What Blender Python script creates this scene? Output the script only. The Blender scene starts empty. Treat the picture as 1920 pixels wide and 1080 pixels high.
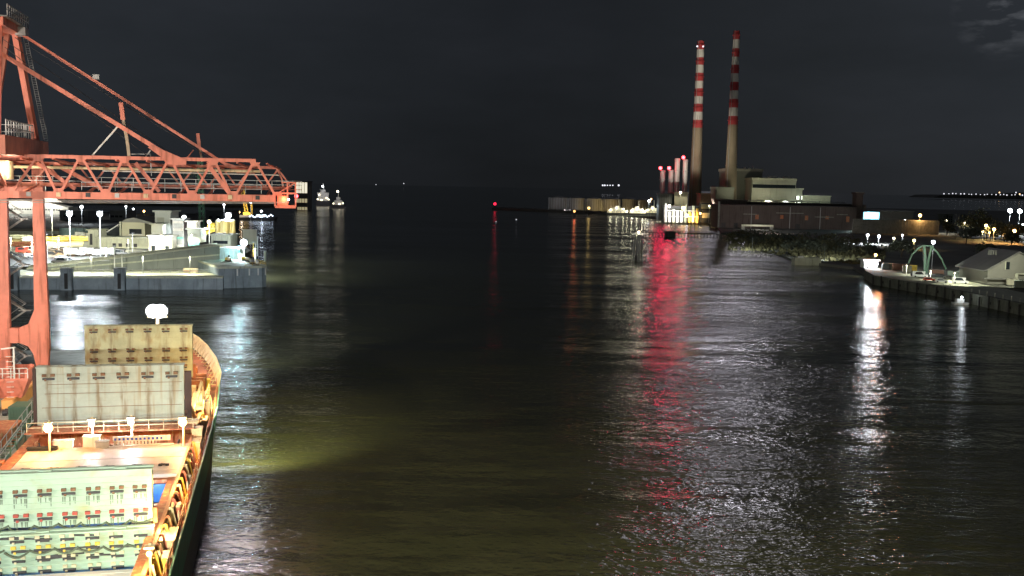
import bpy, bmesh, math, random
from mathutils import Vector, Matrix
rnd = random.Random(7)
SC = bpy.context.scene
COL = SC.collection
PI = math.pi
R = math.radians
# ------------------------------------------------------------------ camera maths
F = 1905.; PITCH = math.atan(191 / F); ROLL = R(1.1); H = 36.
CR, SR, CP, SP_ = math.cos(ROLL), math.sin(ROLL), math.cos(PITCH), math.sin(PITCH)
def ray(px, py):
    x = (px - 960) / F; y = (540 - py) / F
    xr = x * CR - y * SR; yr = x * SR + y * CR
    Y = CP + yr * SP_; Z = -SP_ + yr * CP
    return xr / Y, Z / Y
def at(px, py, z=None, d=None):
    a, b = ray(px, py)
    if d is None: d = (z - H) / b
    return Vector((a * d, d, H + b * d))
OX, OY, AZ = -43.51, 110.18, R(12.8)          # berth frame: +y along the ship to the bow, +x to starboard
EX = (math.cos(AZ), math.sin(AZ)); EY = (-math.sin(AZ), math.cos(AZ))
def loc2w(x, y, z=0): return Vector((OX + EX[0] * x + EY[0] * y, OY + EX[1] * x + EY[1] * y, z))

# ------------------------------------------------------------------ materials
def nodes(m):
    m.use_nodes = True
    nt = m.node_tree; nt.nodes.clear()
    out = nt.nodes.new('ShaderNodeOutputMaterial'); b = nt.nodes.new('ShaderNodeBsdfPrincipled')
    nt.links.new(b.outputs[0], out.inputs[0])
    return nt, b
MATS = {}
def mat(name, c, rough=.6, metal=0., var=.25, scale=.6, c2=None, streak=None, bump=0., brick=None):
    """painted / concrete / steel surface: base colour broken up by two noises, optional vertical streaks of c2"""
    if name in MATS: return MATS[name]
    m = bpy.data.materials.new(name); nt, b = nodes(m); N = nt.nodes.new; L = nt.links.new
    tc = N('ShaderNodeTexCoord'); mp = N('ShaderNodeMapping'); L(tc.outputs['Object'], mp.inputs[0])
    n1 = N('ShaderNodeTexNoise'); n1.inputs['Scale'].default_value = scale; n1.inputs['Detail'].default_value = 6; n1.inputs['Roughness'].default_value = .65
    L(mp.outputs[0], n1.inputs[0])
    ramp = N('ShaderNodeValToRGB'); cr = ramp.color_ramp
    lo = tuple(v * (1 - var) for v in c); hi = tuple(min(1, v * (1 + var)) for v in c)
    cr.elements[0].position = .3; cr.elements[0].color = (*lo, 1)
    cr.elements[1].position = .7; cr.elements[1].color = (*hi, 1)
    L(n1.outputs[0], ramp.inputs[0]); last = ramp.outputs[0]
    if c2:
        mp2 = N('ShaderNodeMapping'); L(tc.outputs['Object'], mp2.inputs[0])
        mp2.inputs['Scale'].default_value = streak or (1.3, 1.3, .12)
        n2 = N('ShaderNodeTexNoise'); n2.inputs['Scale'].default_value = 1.6; n2.inputs['Detail'].default_value = 5
        L(mp2.outputs[0], n2.inputs[0])
        r2 = N('ShaderNodeValToRGB'); r2.color_ramp.elements[0].position = .53; r2.color_ramp.elements[1].position = .72
        r2.color_ramp.elements[0].color = (0, 0, 0, 1); r2.color_ramp.elements[1].color = (.85, .85, .85, 1)
        L(n2.outputs[0], r2.inputs[0])
        mx = N('ShaderNodeMixRGB'); mx.inputs[2].default_value = (*c2, 1)
        L(r2.outputs[0], mx.inputs[0]); L(last, mx.inputs[1]); last = mx.outputs[0]
    L(last, b.inputs['Base Color'])
    b.inputs['Roughness'].default_value = rough; b.inputs['Metallic'].default_value = metal
    if bump:
        bp = N('ShaderNodeBump'); bp.inputs['Strength'].default_value = bump; bp.inputs['Distance'].default_value = .1
        L(n1.outputs[0], bp.inputs['Height']); L(bp.outputs[0], b.inputs['Normal'])
    MATS[name] = m; return m
def emat(name, c, s):
    if name in MATS: return MATS[name]
    m = bpy.data.materials.new(name); nt, b = nodes(m)
    b.inputs['Base Color'].default_value = (*c, 1)
    b.inputs['Emission Color'].default_value = (*c, 1); b.inputs['Emission Strength'].default_value = s
    MATS[name] = m; return m
ORANGE = mat('crane_paint', (.76, .25, .175), .5, 0, .16, .35, (.36, .09, .04), (.9, .9, .1))
ORANGE2 = mat('crane_paint_worn', (.42, .15, .10), .6, 0, .2, .4, (.25, .10, .07))
GALV = mat('galvanised_steel', (.42, .43, .43), .45, .3, .2, 1.5)
DARK = mat('dark_steel', (.05, .05, .055), .6, .2, .3, 1.)
BLACK = mat('black_rubber', (.02, .02, .02), .7)
WHITE = mat('white_paint', (.75, .75, .72), .5, 0, .12, 1., (.4, .28, .18))
CREAM = mat('cream_paint', (.72, .60, .38), .55, 0, .15, 1., (.35, .16, .07))
DECK = mat('red_oxide_deck', (.34, .115, .06), .65, 0, .45, .8, (.13, .06, .04), (1, 1, 1))
OXIDE = mat('red_oxide_steel', (.42, .14, .065), .6, 0, .35, 1.2, (.6, .45, .22), (1.5, 1.5, .6))
YEL = mat('yellow_paint', (.75, .52, .08), .5, 0, .15, 1.)
HULLG = mat('green_hull', (.005, .24, .15), .45, 0, .2, .3, (.05, .05, .04), (.6, .6, .1))
COVER = mat('grey_hatch_cover', (.42, .47, .40), .55, 0, .13, .7, (.34, .25, .13), (1.1, 1.1, .06), .15)
COVERM = mat('mint_hatch_cover', (.44, .60, .48), .5, 0, .1, .5, (.42, .44, .24), (.35, .35, .5), .1)
COVERY = mat('tan_hatch_cover', (.50, .52, .33), .55, 0, .16, .6, (.34, .24, .10), (.7, .7, .3), .1)
COVERW = mat('white_hatch_cover', (.48, .47, .44), .5, 0, .14, .4, (.45, .30, .14), (.3, .12, 1), .1)
HOLD = mat('blue_hold_paint', (.06, .20, .52), .5, 0, .25, .8, (.03, .08, .2))
BROWNC = mat('brown_container_paint', (.34, .12, .04), .5, 0, .15, 1.)
CONC = mat('quay_concrete', (.26, .27, .24), .85, 0, .28, .15, (.14, .14, .12), (.4, .4, .3), .3)
CONCD = mat('wet_wall_concrete', (.24, .29, .32), .6, 0, .3, .2, (.05, .06, .06), (.5, .5, .05), .3)
CONCL = mat('light_concrete', (.52, .53, .40), .8, 0, .15, .3, (.32, .32, .26))
ASPH = mat('asphalt', (.09, .092, .085), .85, 0, .35, .08)
SOIL = mat('pale_gravel', (.42, .33, .15), .9, 0, .45, .03, (.12, .11, .07), (.05, .3, .3))
EARTH = mat('dark_earth', (.13, .13, .11), .95, 0, .5, .03)
RUSTW = mat('rust_brown_cladding', (.105, .085, .078), .8, 0, .2, .06, (.05, .03, .03), (.5, .5, .03))
CLADG = mat('grey_green_cladding', (.22, .23, .19), .7, 0, .12, .05)
CLADP = mat('pale_cladding', (.42, .42, .33), .6, 0, .1, .04, (.3, .3, .24), (.2, .2, .02))
CHIM = mat('chimney_concrete', (.30, .25, .175), .85, 0, .14, .06, (.2, .17, .12), (.4, .4, .015))
CHR = mat('chimney_red_band', (.50, .06, .065), .7, 0, .12, .1)
CHW = mat('chimney_white_band', (.74, .73, .68), .7, 0, .1, .1, (.35, .33, .28), (.6, .6, .05))
STACK = mat('thin_stack_steel', (.55, .53, .50), .4, .2, .1, .1)
TANKM = mat('tank_paint', (.28, .27, .25), .6, 0, .15, .06)
SILO = mat('silo_steel', (.62, .55, .26), .45, .1, .15, .2, (.4, .33, .15), (1, 1, .03))
TEAL = mat('teal_paint', (.2, .55, .5), .5)
GREEN = mat('green_crane_paint', (.06, .12, .08), .6, 0, .2, .3)
WOOD = mat('wet_timber', (.03, .027, .025), .7, 0, .4, .5)
ROCK = mat('rock_armour', (.13, .125, .115), .9, 0, .4, .3, None, None, .6)
LEAF = mat('foliage_dark', (.09, .10, .07), .8, 0, .5, .3)
LEAF2 = mat('foliage_olive', (.11, .10, .045), .8, 0, .5, .3)
BARK = mat('bark', (.06, .045, .03), .9)
ROOFG = mat('grey_roof_sheet', (.19, .19, .17), .6, 0, .12, .2)
GLASS = mat('dark_glass', (.02, .025, .03), .1)
TYRE = mat('tyre', (.015, .015, .015), .8)
PAINT = {'white': mat('car_white', (.7, .7, .68), .3), 'black': mat('car_black', (.02, .02, .022), .3), 'silver': mat('car_silver', (.4, .41, .42), .3),
         'red': mat('car_red', (.4, .04, .03), .3), 'blue': mat('car_blue', (.04, .1, .3), .3), 'grey': mat('car_grey', (.14, .145, .15), .3)}
E_WH = emat('lamp_white', (.88, .95, 1.), 14); E_WW = emat('lamp_warm_white', (1, .88, .62), 10)
E_OR = emat('lamp_sodium', (1, .55, .18), 14); E_RED = emat('lamp_red', (1, .05, .06), 14); E_YE = emat('lamp_yellow', (1, .75, .3), 12)
E_GR = emat('lamp_green_white', (.75, 1, .8), 8); E_CY = emat('lit_screen', (.45, .85, 1.), 1.1); E_DIM = emat('far_lamp', (.9, .9, 1), 1.3); E_DIMO = emat('far_lamp_orange', (1, .6, .3), 3)
E_WIN = emat('lit_window', (1, .85, .5), 1.2); E_WINW = emat('lit_window_white', (.9, 1, .85), 2.5)
EM = {'w': E_WH, 'ww': E_WW, 'o': E_OR, 'r': E_RED, 'y': E_YE, 'g': E_GR}
LC = {'w': (.85, .93, 1), 'ww': (1, .88, .62), 'o': (1, .5, .16), 'r': (1, .02, .06), 'y': (1, .7, .25), 'g': (.7, 1, .75), 'lw': (1, 1, .72), 't': (.35, .9, 1)}

# ------------------------------------------------------------------ mesh builder
class MB:
    def __init__(s): s.v = []; s.f = []; s.m = []
    def add(s, vs, fs, mi=0):
        o = len(s.v); s.v += [tuple(v) for v in vs]; s.f += [tuple(i + o for i in f) for f in fs]; s.m += [mi] * len(fs)
    def box(s, x0, x1, y0, y1, z0, z1, mi=0):
        s.add([(x0, y0, z0), (x1, y0, z0), (x1, y1, z0), (x0, y1, z0), (x0, y0, z1), (x1, y0, z1), (x1, y1, z1), (x0, y1, z1)],
              [(0, 3, 2, 1), (4, 5, 6, 7), (0, 1, 5, 4), (1, 2, 6, 5), (2, 3, 7, 6), (3, 0, 4, 7)], mi); return s
    def cb(s, c, w, d, h, mi=0): return s.box(c[0] - w / 2, c[0] + w / 2, c[1] - d / 2, c[1] + d / 2, c[2], c[2] + h, mi)
    def beam(s, a, b, w, h=None, mi=0, up=(0, 0, 1)):
        a, b = Vector(a), Vector(b); d = (b - a)
        if d.length < 1e-6: return s
        d.normalize(); u = Vector(up)
        if abs(d.dot(u)) > .98: u = Vector((0, 1, 0))
        sx = d.cross(u).normalized(); uz = sx.cross(d); h = h or w
        vs = []
        for p in (a, b):
            for i, j in ((-1, -1), (1, -1), (1, 1), (-1, 1)): vs.append(p + sx * w / 2 * i + uz * h / 2 * j)
        s.add(vs, [(0, 1, 2, 3), (7, 6, 5, 4), (0, 4, 5, 1), (1, 5, 6, 2), (2, 6, 7, 3), (3, 7, 4, 0)], mi); return s
    def tube(s, a, b, r, r2=None, n=8, mi=0, cap=True):
        a, b = Vector(a), Vector(b); d = (b - a).normalized(); r2 = r if r2 is None else r2
        u = Vector((0, 0, 1)) if abs(d.z) < .9 else Vector((1, 0, 0))
        x = d.cross(u).normalized(); y = d.cross(x); vs = []
        for p, q in ((a, r), (b, r2)):
            for i in range(n):
                t = 2 * PI * i / n; vs.append(p + x * math.cos(t) * q + y * math.sin(t) * q)
        fs = [(i, i + n, (i + 1) % n + n, (i + 1) % n) for i in range(n)]
        if cap: fs += [tuple(range(n)), tuple(range(2 * n - 1, n - 1, -1))]
        s.add(vs, fs, mi); return s
    def prism(s, pts, axis, a, b, mi=0):
        """polygon pts (2-D) pushed along axis ('x','y','z') from a to b"""
        n = len(pts)
        def mk(p, t): return {'x': (t, p[0], p[1]), 'y': (p[0], t, p[1]), 'z': (p[0], p[1], t)}[axis]
        s.add([mk(p, a) for p in pts] + [mk(p, b) for p in pts],
              [tuple(range(n)), tuple(range(2 * n - 1, n - 1, -1))] + [(i, i + n, (i + 1) % n + n, (i + 1) % n) for i in range(n)], mi); return s
    def ball(s, c, r, mi=0, seg=8, rings=5, sz=1.):
        vs = [(c[0], c[1], c[2] - r * sz)]
        for j in range(1, rings):
            t = -PI / 2 + PI * j / rings
            for i in range(seg):
                q = 2 * PI * i / seg; vs.append((c[0] + r * math.cos(t) * math.cos(q), c[1] + r * math.cos(t) * math.sin(q), c[2] + r * sz * math.sin(t)))
        vs.append((c[0], c[1], c[2] + r * sz)); top = len(vs) - 1; fs = []
        for i in range(seg): fs.append((0, 1 + (i + 1) % seg, 1 + i)); fs.append((top, top - seg + i, top - seg + (i + 1) % seg))
        for j in range(rings - 2):
            for i in range(seg):
                a = 1 + j * seg + i; b_ = 1 + j * seg + (i + 1) % seg; fs.append((a, b_, b_ + seg, a + seg))
        s.add(vs, fs, mi); return s
    def build(s, name, m, parent=None, world=False, smooth=False):
        me = bpy.data.meshes.new(name); vs = s.v
        if world and parent is not None:
            top = parent
            mw = Matrix.Identity(4)
            ch = []
            while top is not None: ch.append(top); top = top.parent
            for p in reversed(ch): mw = mw @ (Matrix.Translation(p.location) @ Matrix.Rotation(p.rotation_euler.z, 4, 'Z'))
            inv = mw.inverted(); vs = [tuple(inv @ Vector(v)) for v in vs]
        me.from_pydata(vs, [], s.f)
        for k in (m if isinstance(m, (list, tuple)) else [m]): me.materials.append(k)
        me.polygons.foreach_set('material_index', s.m)
        bm = bmesh.new(); bm.from_mesh(me); bmesh.ops.recalc_face_normals(bm, faces=bm.faces); bm.to_mesh(me); bm.free()
        if smooth: me.polygons.foreach_set('use_smooth', [True] * len(me.polygons))
        o = bpy.data.objects.new(name, me); COL.objects.link(o)
        if parent is not None: o.parent = parent
        return o
def tag(o, label=None, cat=None, group=None, kind=None):
    if label: o['label'] = label
    if cat: o['category'] = cat
    if group: o['group'] = group
    if kind: o['kind'] = kind
    return o
def thing(name, label, cat, loc=(0, 0, 0), rz=0, group=None):
    o = bpy.data.objects.new(name, None); COL.objects.link(o); o.location = loc; o.rotation_euler.z = rz; o.empty_display_size = .2
    return tag(o, label, cat, group)
def struct(name, mb, m, smooth=False): return tag(mb.build(name, m, smooth=smooth), kind='structure')
def copy_tree(o, parent=None):
    c = o.copy(); COL.objects.link(c)
    if parent is not None: c.parent = parent
    for ch in list(o.children): copy_tree(ch, c)
    return c
def light(kind, loc, power, col, parent=None, radius=.4, target=None, size=R(70), blend=.5, name='lamp_light', world=True):
    ld = bpy.data.lights.new(name, kind); ld.energy = power; ld.color = col
    if kind in ('POINT', 'SPOT'): ld.shadow_soft_size = radius
    if kind == 'SPOT': ld.spot_size = size; ld.spot_blend = blend
    o = bpy.data.objects.new(name, ld); COL.objects.link(o); loc = Vector(loc)
    if parent is not None:
        o.parent = parent
        if world:
            inv = (Matrix.Translation(parent.location) @ Matrix.Rotation(parent.rotation_euler.z, 4, 'Z')).inverted(); w = inv @ loc
        else: w = loc
        o.location = w
    else: o.location = loc
    if target is not None:
        d = (Vector(target) - loc).normalized(); q = d.to_track_quat('-Z', 'Y').to_matrix()
        if parent is not None and world: q = Matrix.Rotation(-parent.rotation_euler.z, 3, 'Z') @ q
        o.rotation_euler = q.to_euler()
    return o

# ------------------------------------------------------------------ camera, world, moon
cd = bpy.data.cameras.new('camera'); cam = bpy.data.objects.new('camera', cd); COL.objects.link(cam); SC.camera = cam
cd.sensor_width = 36; cd.lens = 36 * F / 1920; cd.clip_end = 30000; cd.clip_start = .5
cam.location = (0, 0, H)
rt = Matrix(((1, 0, 0), (0, 1, 0), (0, 0, 1)))
X0 = Vector((CR, SR * SP_, SR * CP)); Y0 = Vector((-SR, CR * SP_, CR * CP)); Z0 = X0.cross(Y0)
m3 = Matrix((X0, Y0, Z0)).transposed()
cam.rotation_euler = m3.to_euler()

w = bpy.data.worlds.new('World'); SC.world = w; w.use_nodes = True
nt = w.node_tree; nt.nodes.clear(); N = nt.nodes.new; L = nt.links.new
out = N('ShaderNodeOutputWorld'); bg = N('ShaderNodeBackground'); L(bg.outputs[0], out.inputs[0])
tc = N('ShaderNodeTexCoord'); sky = N('ShaderNodeTexSky'); sky.sky_type = 'NISHITA'; sky.sun_disc = False
sky.sun_elevation = R(16.4); sky.sun_rotation = R(12.6); sky.altitude = 0
mp = N('ShaderNodeMapping'); mp.inputs['Scale'].default_value = (1, 1, 3.2); L(tc.outputs['Generated'], mp.inputs[0])
n1 = N('ShaderNodeTexNoise'); n1.inputs['Scale'].default_value = 3.4; n1.inputs['Detail'].default_value = 7; n1.inputs['Roughness'].default_value = .55
L(mp.outputs[0], n1.inputs[0])
r1 = N('ShaderNodeValToRGB'); r1.color_ramp.elements[0].position = .30; r1.color_ramp.elements[0].color = (.0110, .0130, .0155, 1)
r1.color_ramp.elements[1].position = .72; r1.color_ramp.elements[1].color = (.0175, .0200, .0245, 1)
L(n1.outputs[0], r1.inputs[0])
# small bright cloud in the upper right, lit by the moon above the frame
def skydir(px, py):
    a, b = ray(px, py); v = Vector((a, 1, b)).normalized(); return v
vd = N('ShaderNodeVectorMath'); vd.operation = 'DISTANCE'; vd.inputs[1].default_value = skydir(1885, 15); L(tc.outputs['Generated'], vd.inputs[0])
md = N('ShaderNodeMapRange'); md.inputs[1].default_value = .045; md.inputs[2].default_value = .0; md.inputs[3].default_value = 0; md.inputs[4].default_value = 1; L(vd.outputs['Value'], md.inputs[0])
n2 = N('ShaderNodeTexNoise'); n2.inputs['Scale'].default_value = 34; n2.inputs['Detail'].default_value = 5; L(mp.outputs[0], n2.inputs[0])
r2 = N('ShaderNodeValToRGB'); r2.color_ramp.elements[0].position = .45; r2.color_ramp.elements[1].position = .7; L(n2.outputs[0], r2.inputs[0])
mu = N('ShaderNodeMath'); mu.operation = 'MULTIPLY'; L(md.outputs[0], mu.inputs[0]); L(r2.outputs[0], mu.inputs[1])
mxc = N('ShaderNodeMixRGB'); mxc.inputs[2].default_value = (.085, .09, .10, 1); L(mu.outputs[0], mxc.inputs[0]); L(r1.outputs[0], mxc.inputs[1])
# moonlit Nishita air added very faintly
sc_ = N('ShaderNodeMixRGB'); sc_.blend_type = 'ADD'; sc_.inputs[0].default_value = 1
mul = N('ShaderNodeMixRGB'); mul.blend_type = 'MULTIPLY'; mul.inputs[0].default_value = 1; mul.inputs[2].default_value = (.00006, .00008, .00012, 1)
L(sky.outputs[0], mul.inputs[1]); L(mxc.outputs[0], sc_.inputs[1]); L(mul.outputs[0], sc_.inputs[2])
# darker band of air over the open sea, away from the port glow on both sides
sx_ = N('ShaderNodeSeparateXYZ'); L(tc.outputs['Generated'], sx_.inputs[0])
ab = N('ShaderNodeMath'); ab.operation = 'ABSOLUTE'; sh_ = N('ShaderNodeMath'); sh_.operation = 'SUBTRACT'; sh_.inputs[1].default_value = .04; L(sx_.outputs[0], sh_.inputs[0]); L(sh_.outputs[0], ab.inputs[0])
g1 = N('ShaderNodeMapRange'); g1.inputs[1].default_value = .05; g1.inputs[2].default_value = .42; g1.inputs[3].default_value = .78; g1.inputs[4].default_value = 1.45; L(ab.outputs[0], g1.inputs[0])
g2 = N('ShaderNodeMapRange'); g2.inputs[1].default_value = -.01; g2.inputs[2].default_value = .10; g2.inputs[3].default_value = .72; g2.inputs[4].default_value = 1.; L(sx_.outputs[2], g2.inputs[0])
gm_ = N('ShaderNodeMath'); gm_.operation = 'MULTIPLY'; L(g1.outputs[0], gm_.inputs[0]); L(g2.outputs[0], gm_.inputs[1])
L(sc_.outputs[0], bg.inputs[0]); L(gm_.outputs[0], bg.inputs[1])
MOON_S = .037
ml = bpy.data.lights.new('moon', 'SUN'); ml.energy = MOON_S; ml.angle = R(.6); ml.color = (.93, .88, 1)
mo = bpy.data.objects.new('moon', ml); COL.objects.link(mo)
el, az = R(18.0), R(12.5)
md_ = Vector((math.sin(az) * math.cos(el), math.cos(az) * math.cos(el), math.sin(el)))
mo.rotation_euler = md_.to_track_quat('Z', 'Y').to_euler()

# ------------------------------------------------------------------ water
wm = bpy.data.materials.new('river_water'); nt, b = nodes(wm); N = nt.nodes.new; L = nt.links.new
b.inputs['Base Color'].default_value = (.060, .061, .031, 1); b.inputs['Roughness'].default_value = .17; b.inputs['IOR'].default_value = 1.333
tc = N('ShaderNodeTexCoord')
def wave(scale, sx, sy, rot, det=3):
    mp = N('ShaderNodeMapping'); mp.inputs['Scale'].default_value = (sx, sy, 1); mp.inputs['Rotation'].default_value = (0, 0, rot)
    L(tc.outputs['Object'], mp.inputs[0]); n = N('ShaderNodeTexNoise'); n.inputs['Scale'].default_value = scale; n.inputs['Detail'].default_value = det
    n.inputs['Distortion'].default_value = .4
    L(mp.outputs[0], n.inputs[0]); return n
wa = wave(.055, .7, 1.5, .25, 3); wb = wave(.26, .8, 1.4, -.2, 3); wc = wave(1.3, .8, 1.3, .1, 2)
wp = wave(.013, .6, 1.6, .3, 3)       # large patches of calmer and rougher water
def madd(a, k, c=None):
    n = N('ShaderNodeMath'); n.operation = 'MULTIPLY_ADD'; L(a, n.inputs[0]); n.inputs[1].default_value = k
    if c is not None: L(c, n.inputs[2])
    else: n.inputs[2].default_value = 0
    return n.outputs[0]
wd = wave(.019, .45, 2.0, .2, 4)      # long low swell and old wakes
h = madd(wd.outputs[0], 3.0, madd(wa.outputs[0], 1.0, madd(wb.outputs[0], .44, madd(wc.outputs[0], .19))))
ws = wave(.012, .35, 2.6, .22, 4)
rr_ = N('ShaderNodeMapRange'); rr_.inputs[1].default_value = .38; rr_.inputs[2].default_value = .62; rr_.inputs[3].default_value = .12; rr_.inputs[4].default_value = .22; L(ws.outputs[0], rr_.inputs[0]); L(rr_.outputs[0], b.inputs['Roughness'])
bp = N('ShaderNodeBump'); bp.inputs['Distance'].default_value = 1.; L(h, bp.inputs['Height']); L(bp.outputs[0], b.inputs['Normal'])
pr = N('ShaderNodeMapRange'); pr.inputs[1].default_value = .35; pr.inputs[2].default_value = .65; pr.inputs[3].default_value = .45; pr.inputs[4].default_value = 1.; L(wp.outputs[0], pr.inputs[0]); L(pr.outputs[0], bp.inputs['Strength'])
mb = MB(); mb.add([(-9000, -600, 0), (9000, -600, 0), (9000, 26000, 0), (-9000, 26000, 0)], [(0, 1, 2, 3)])
struct('water', mb, wm)

# ------------------------------------------------------------------ generic builders
def rail(mb, pts, h=1.1, r=.04, step=2.5, mi=0):
    for a, b_ in zip(pts, pts[1:]):
        a, b_ = Vector(a), Vector(b_)
        for k in (.5, 1): mb.beam(a + Vector((0, 0, h * k)), b_ + Vector((0, 0, h * k)), r * 2, mi=mi)
        n = max(1, int((b_ - a).length / step))
        for i in range(n + 1):
            p = a.lerp(b_, i / n); mb.beam(p, p + Vector((0, 0, h)), r * 2, mi=mi)
def lamp(px, py, d, zg, c, power, label, name='light_mast', cat='light', group=None, r=.5, heads=2, pole=True, lz=-.6, lc=None, pw=.18, dark=False, bare=0):
    p = at(px, py, d=d); t = thing(name, label, cat, (p.x, p.y, zg), 0, group); hz = p.z - zg; r *= 1.15 if heads > 1 else .9; heads = 1
    if pole:
        MB().tube((0, 0, 0), (0, 0, hz), pw, pw * .6, 6).build('pole', DARK if dark else GALV, t)
    m = MB(); m.box(-r * heads * .9 - .2, r * heads * .9 + .2, -.1, .6, hz + r * .7, hz + r * .7 + .35)
    m.build('lamp_head', DARK, t)
    for i in range(heads):
        x = (i - (heads - 1) / 2) * r * 1.9
        MB().ball((x, 0, hz), r).build('bulb', EM[c], t)
    if power: light('SPOT', (0, -r - .6, hz + lz), power, LC[lc or c], t, radius=max(.25, r * .7), world=False, target=(0, -r - .6, 0), size=R(158), blend=.12)
    if bare: light('POINT', (0, -r - .6, hz + lz), bare, LC[lc or c], t, radius=max(.25, r * .7), world=False)
    return t
def windows(wall_parent, xs, zs, y, ww, wh, m, name='window'):
    for x in xs:
        for z in zs:
            MB().box(x - ww / 2, x + ww / 2, y - .12, y + .1, z, z + wh).build(name, m, wall_parent)
def pdims(px0, px1, pt, pb, d):
    a = at(px0, pb, d=d); c = at(px1, pb, d=d); t = at((px0 + px1) / 2, pt, d=d); bz = at((px0 + px1) / 2, pb, d=d).z
    return a.x, c.x, bz, t.z
def block(name, label, cat, px0, px1, pt, pb, d, depth, m, zb=None, cap=True, capm=None, group=None, ribs=0, ribm=None, over=.8):
    """a building whose front stands at distance d; returns (thing, width, height) with local x from 0 to width, front at y=0"""
    x0, x1, z0, z1 = pdims(px0, px1, pt, pb, d)
    if zb is not None: z0 = zb
    t = thing(name, label, cat, (x0, d, z0), 0, group); W = x1 - x0; Hh = z1 - z0
    MB().box(0, W, 0, depth, 0, Hh).build('wall', m, t)
    if ribs:
        r_ = MB()
        for i in range(ribs + 1):
            x = W * i / ribs; r_.box(x - .12, x + .12, -.14, -.003, 0, Hh - .3)
        r_.build('cladding_ribs', ribm or m, t)
    if cap: MB().box(-over, W + over, -over, depth + over, Hh + .003, Hh + max(.5, Hh * .05)).build('roof', capm or m, t)
    return t, W, Hh
def car(x, y, z, rz, col, label, kind='car', lit=False):
    t = thing('parked_' + kind, label, kind, (x, y, z), rz, 'vehicles parked in the port yard')
    Lh, Wd, Hb, Ht = {'car': (4.4, 1.8, .75, 1.45), 'van': (5.6, 2., 1.1, 2.3), 'truck': (7.5, 2.4, 1.3, 3.1)}[kind]
    m = MB()
    if kind == 'truck':
        m.box(-Lh / 2, Lh * .18, -Wd / 2, Wd / 2, .9, Ht); m.box(Lh * .22, Lh / 2, -Wd / 2, Wd / 2, .5, 2.5); m.box(-Lh / 2, Lh / 2, -.5, .5, .5, .9)
        m.build('body', PAINT[col], t); MB().box(Lh / 2 - .02, Lh / 2 + .03, -Wd * .43, Wd * .43, 1.5, 2.3).build('windscreen', GLASS, t)
    else:
        m.prism([(-Lh / 2, .35), (Lh / 2, .35), (Lh / 2, Hb), (Lh * .28, Hb + .1), (Lh * (.1 if kind == 'car' else .33), Ht), (-Lh * (.3 if kind == 'car' else .49), Ht), (-Lh / 2, Hb + .1)], 'y', -Wd / 2, Wd / 2)
        m.build('body', PAINT[col], t)
        MB().prism([(Lh * .22, Hb + .12), (Lh * .09, Ht - .12), (-Lh * .28, Ht - .12), (-Lh * .36, Hb + .12)], 'y', -Wd / 2 - .02, Wd / 2 + .02).build('window', GLASS, t)
    for sx in (-.32, .32):
        for sy in (-1, 1):
            a = sy * Wd / 2; MB().tube((Lh * sx, a - .12 * sy, .34), (Lh * sx, a + .04 * sy, .34), .34, n=10).build('wheel', TYRE, t)
    return t
def crown(mb, c, rx, rz, n, s, mi=0):
    cl = [(rnd.gauss(0, .45), rnd.gauss(0, .45), rnd.gauss(0, .4)) for _ in range(7)]
    for _ in range(n):
        q = rnd.choice(cl); p = [q[i] + rnd.gauss(0, .28) for i in range(3)]
        P = Vector((c[0] + p[0] * rx, c[1] + p[1] * rx, c[2] + p[2] * rz))
        u = Vector((rnd.gauss(0, 1), rnd.gauss(0, 1), rnd.gauss(0, 1))).normalized(); v = u.cross(Vector((rnd.gauss(0, 1), rnd.gauss(0, 1), rnd.gauss(0, 1)))).normalized()
        k = s * rnd.uniform(.6, 1.3); mb.add([P - u * k, P + v * k * .6, P + u * k, P - v * k * .6], [(0, 1, 2, 3)], mi)

# ================================================================== SHIP
SHIP = thing('cargo_ship', 'green hulled cargo ship moored at the quay under the orange crane, hatch covers standing open', 'ship', loc2w(0, 0), AZ)
XC = .6
def S(name, mb, m, parent=None, smooth=False): return mb.build(name, m, parent or SHIP, smooth=smooth)
st = [(-150, 8.2, 7.5, 7.5), (-90, 9.4, 9.3, 7.5), (0, 9.4, 9.2, 7.5), (14, 9.35, 8.6, 7.6), (24, 9.0, 7.2, 8.2), (32, 7.9, 5.2, 8.9), (40, 6.1, 3.2, 9.5), (46, 4.3, 1.7, 9.9), (51, 2.2, .6, 10.2), (54, .15, .1, 10.4)]
m = MB(); vs = []; fs = []
for y, hb, wl, zd in st:
    for sx in (-1, 1):
        vs += [(XC + sx * wl, y, -.6), (XC + sx * (wl + (hb - wl) * .35), y, zd * .5), (XC + sx * hb, y, zd)]
for i in range(len(st) - 1):
    a = i * 6; c = a + 6
    for k in (0, 1): fs += [(a + k, a + k + 1, c + k + 1, c + k), (a + 3 + k, c + 3 + k, c + 4 + k, a + 4 + k)]
m.add(vs, fs); m.m = [1 if (q_ % 4) in (0, 1) and (q_ % 4) == 0 or (q_ % 4) == 1 else 0 for q_ in range(len(fs))]; S('hull', m, [HULLG, mat('hull_boot_topping', (.05, .055, .05), .5, 0, .3, .3)], smooth=False)  # lower hull faces get a dark grey that stands for shadow
m = MB(); vs = []; fs = []
for y, hb, wl, zd in st[3:]: vs += [(XC - hb + .03, y, zd - .25), (XC + hb - .03, y, zd - .25)]
for i in range(len(st) - 4): fs.append((2 * i, 2 * i + 1, 2 * i + 3, 2 * i + 2))
for a0, a1 in ((XC - 9.37, -7.2), (8.3, XC + 9.37)): vs += [(a0, -120, 7.25), (a1, -120, 7.25), (a1, 14, 7.25), (a0, 14, 7.25)]; fs.append(tuple(range(len(vs) - 4, len(vs))))
vs += [(-7.2, -22.5, 7.25), (8.3, -22.5, 7.25), (8.3, 14, 7.25), (-7.2, 14, 7.25)]; fs.append(tuple(range(len(vs) - 4, len(vs))))
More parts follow.
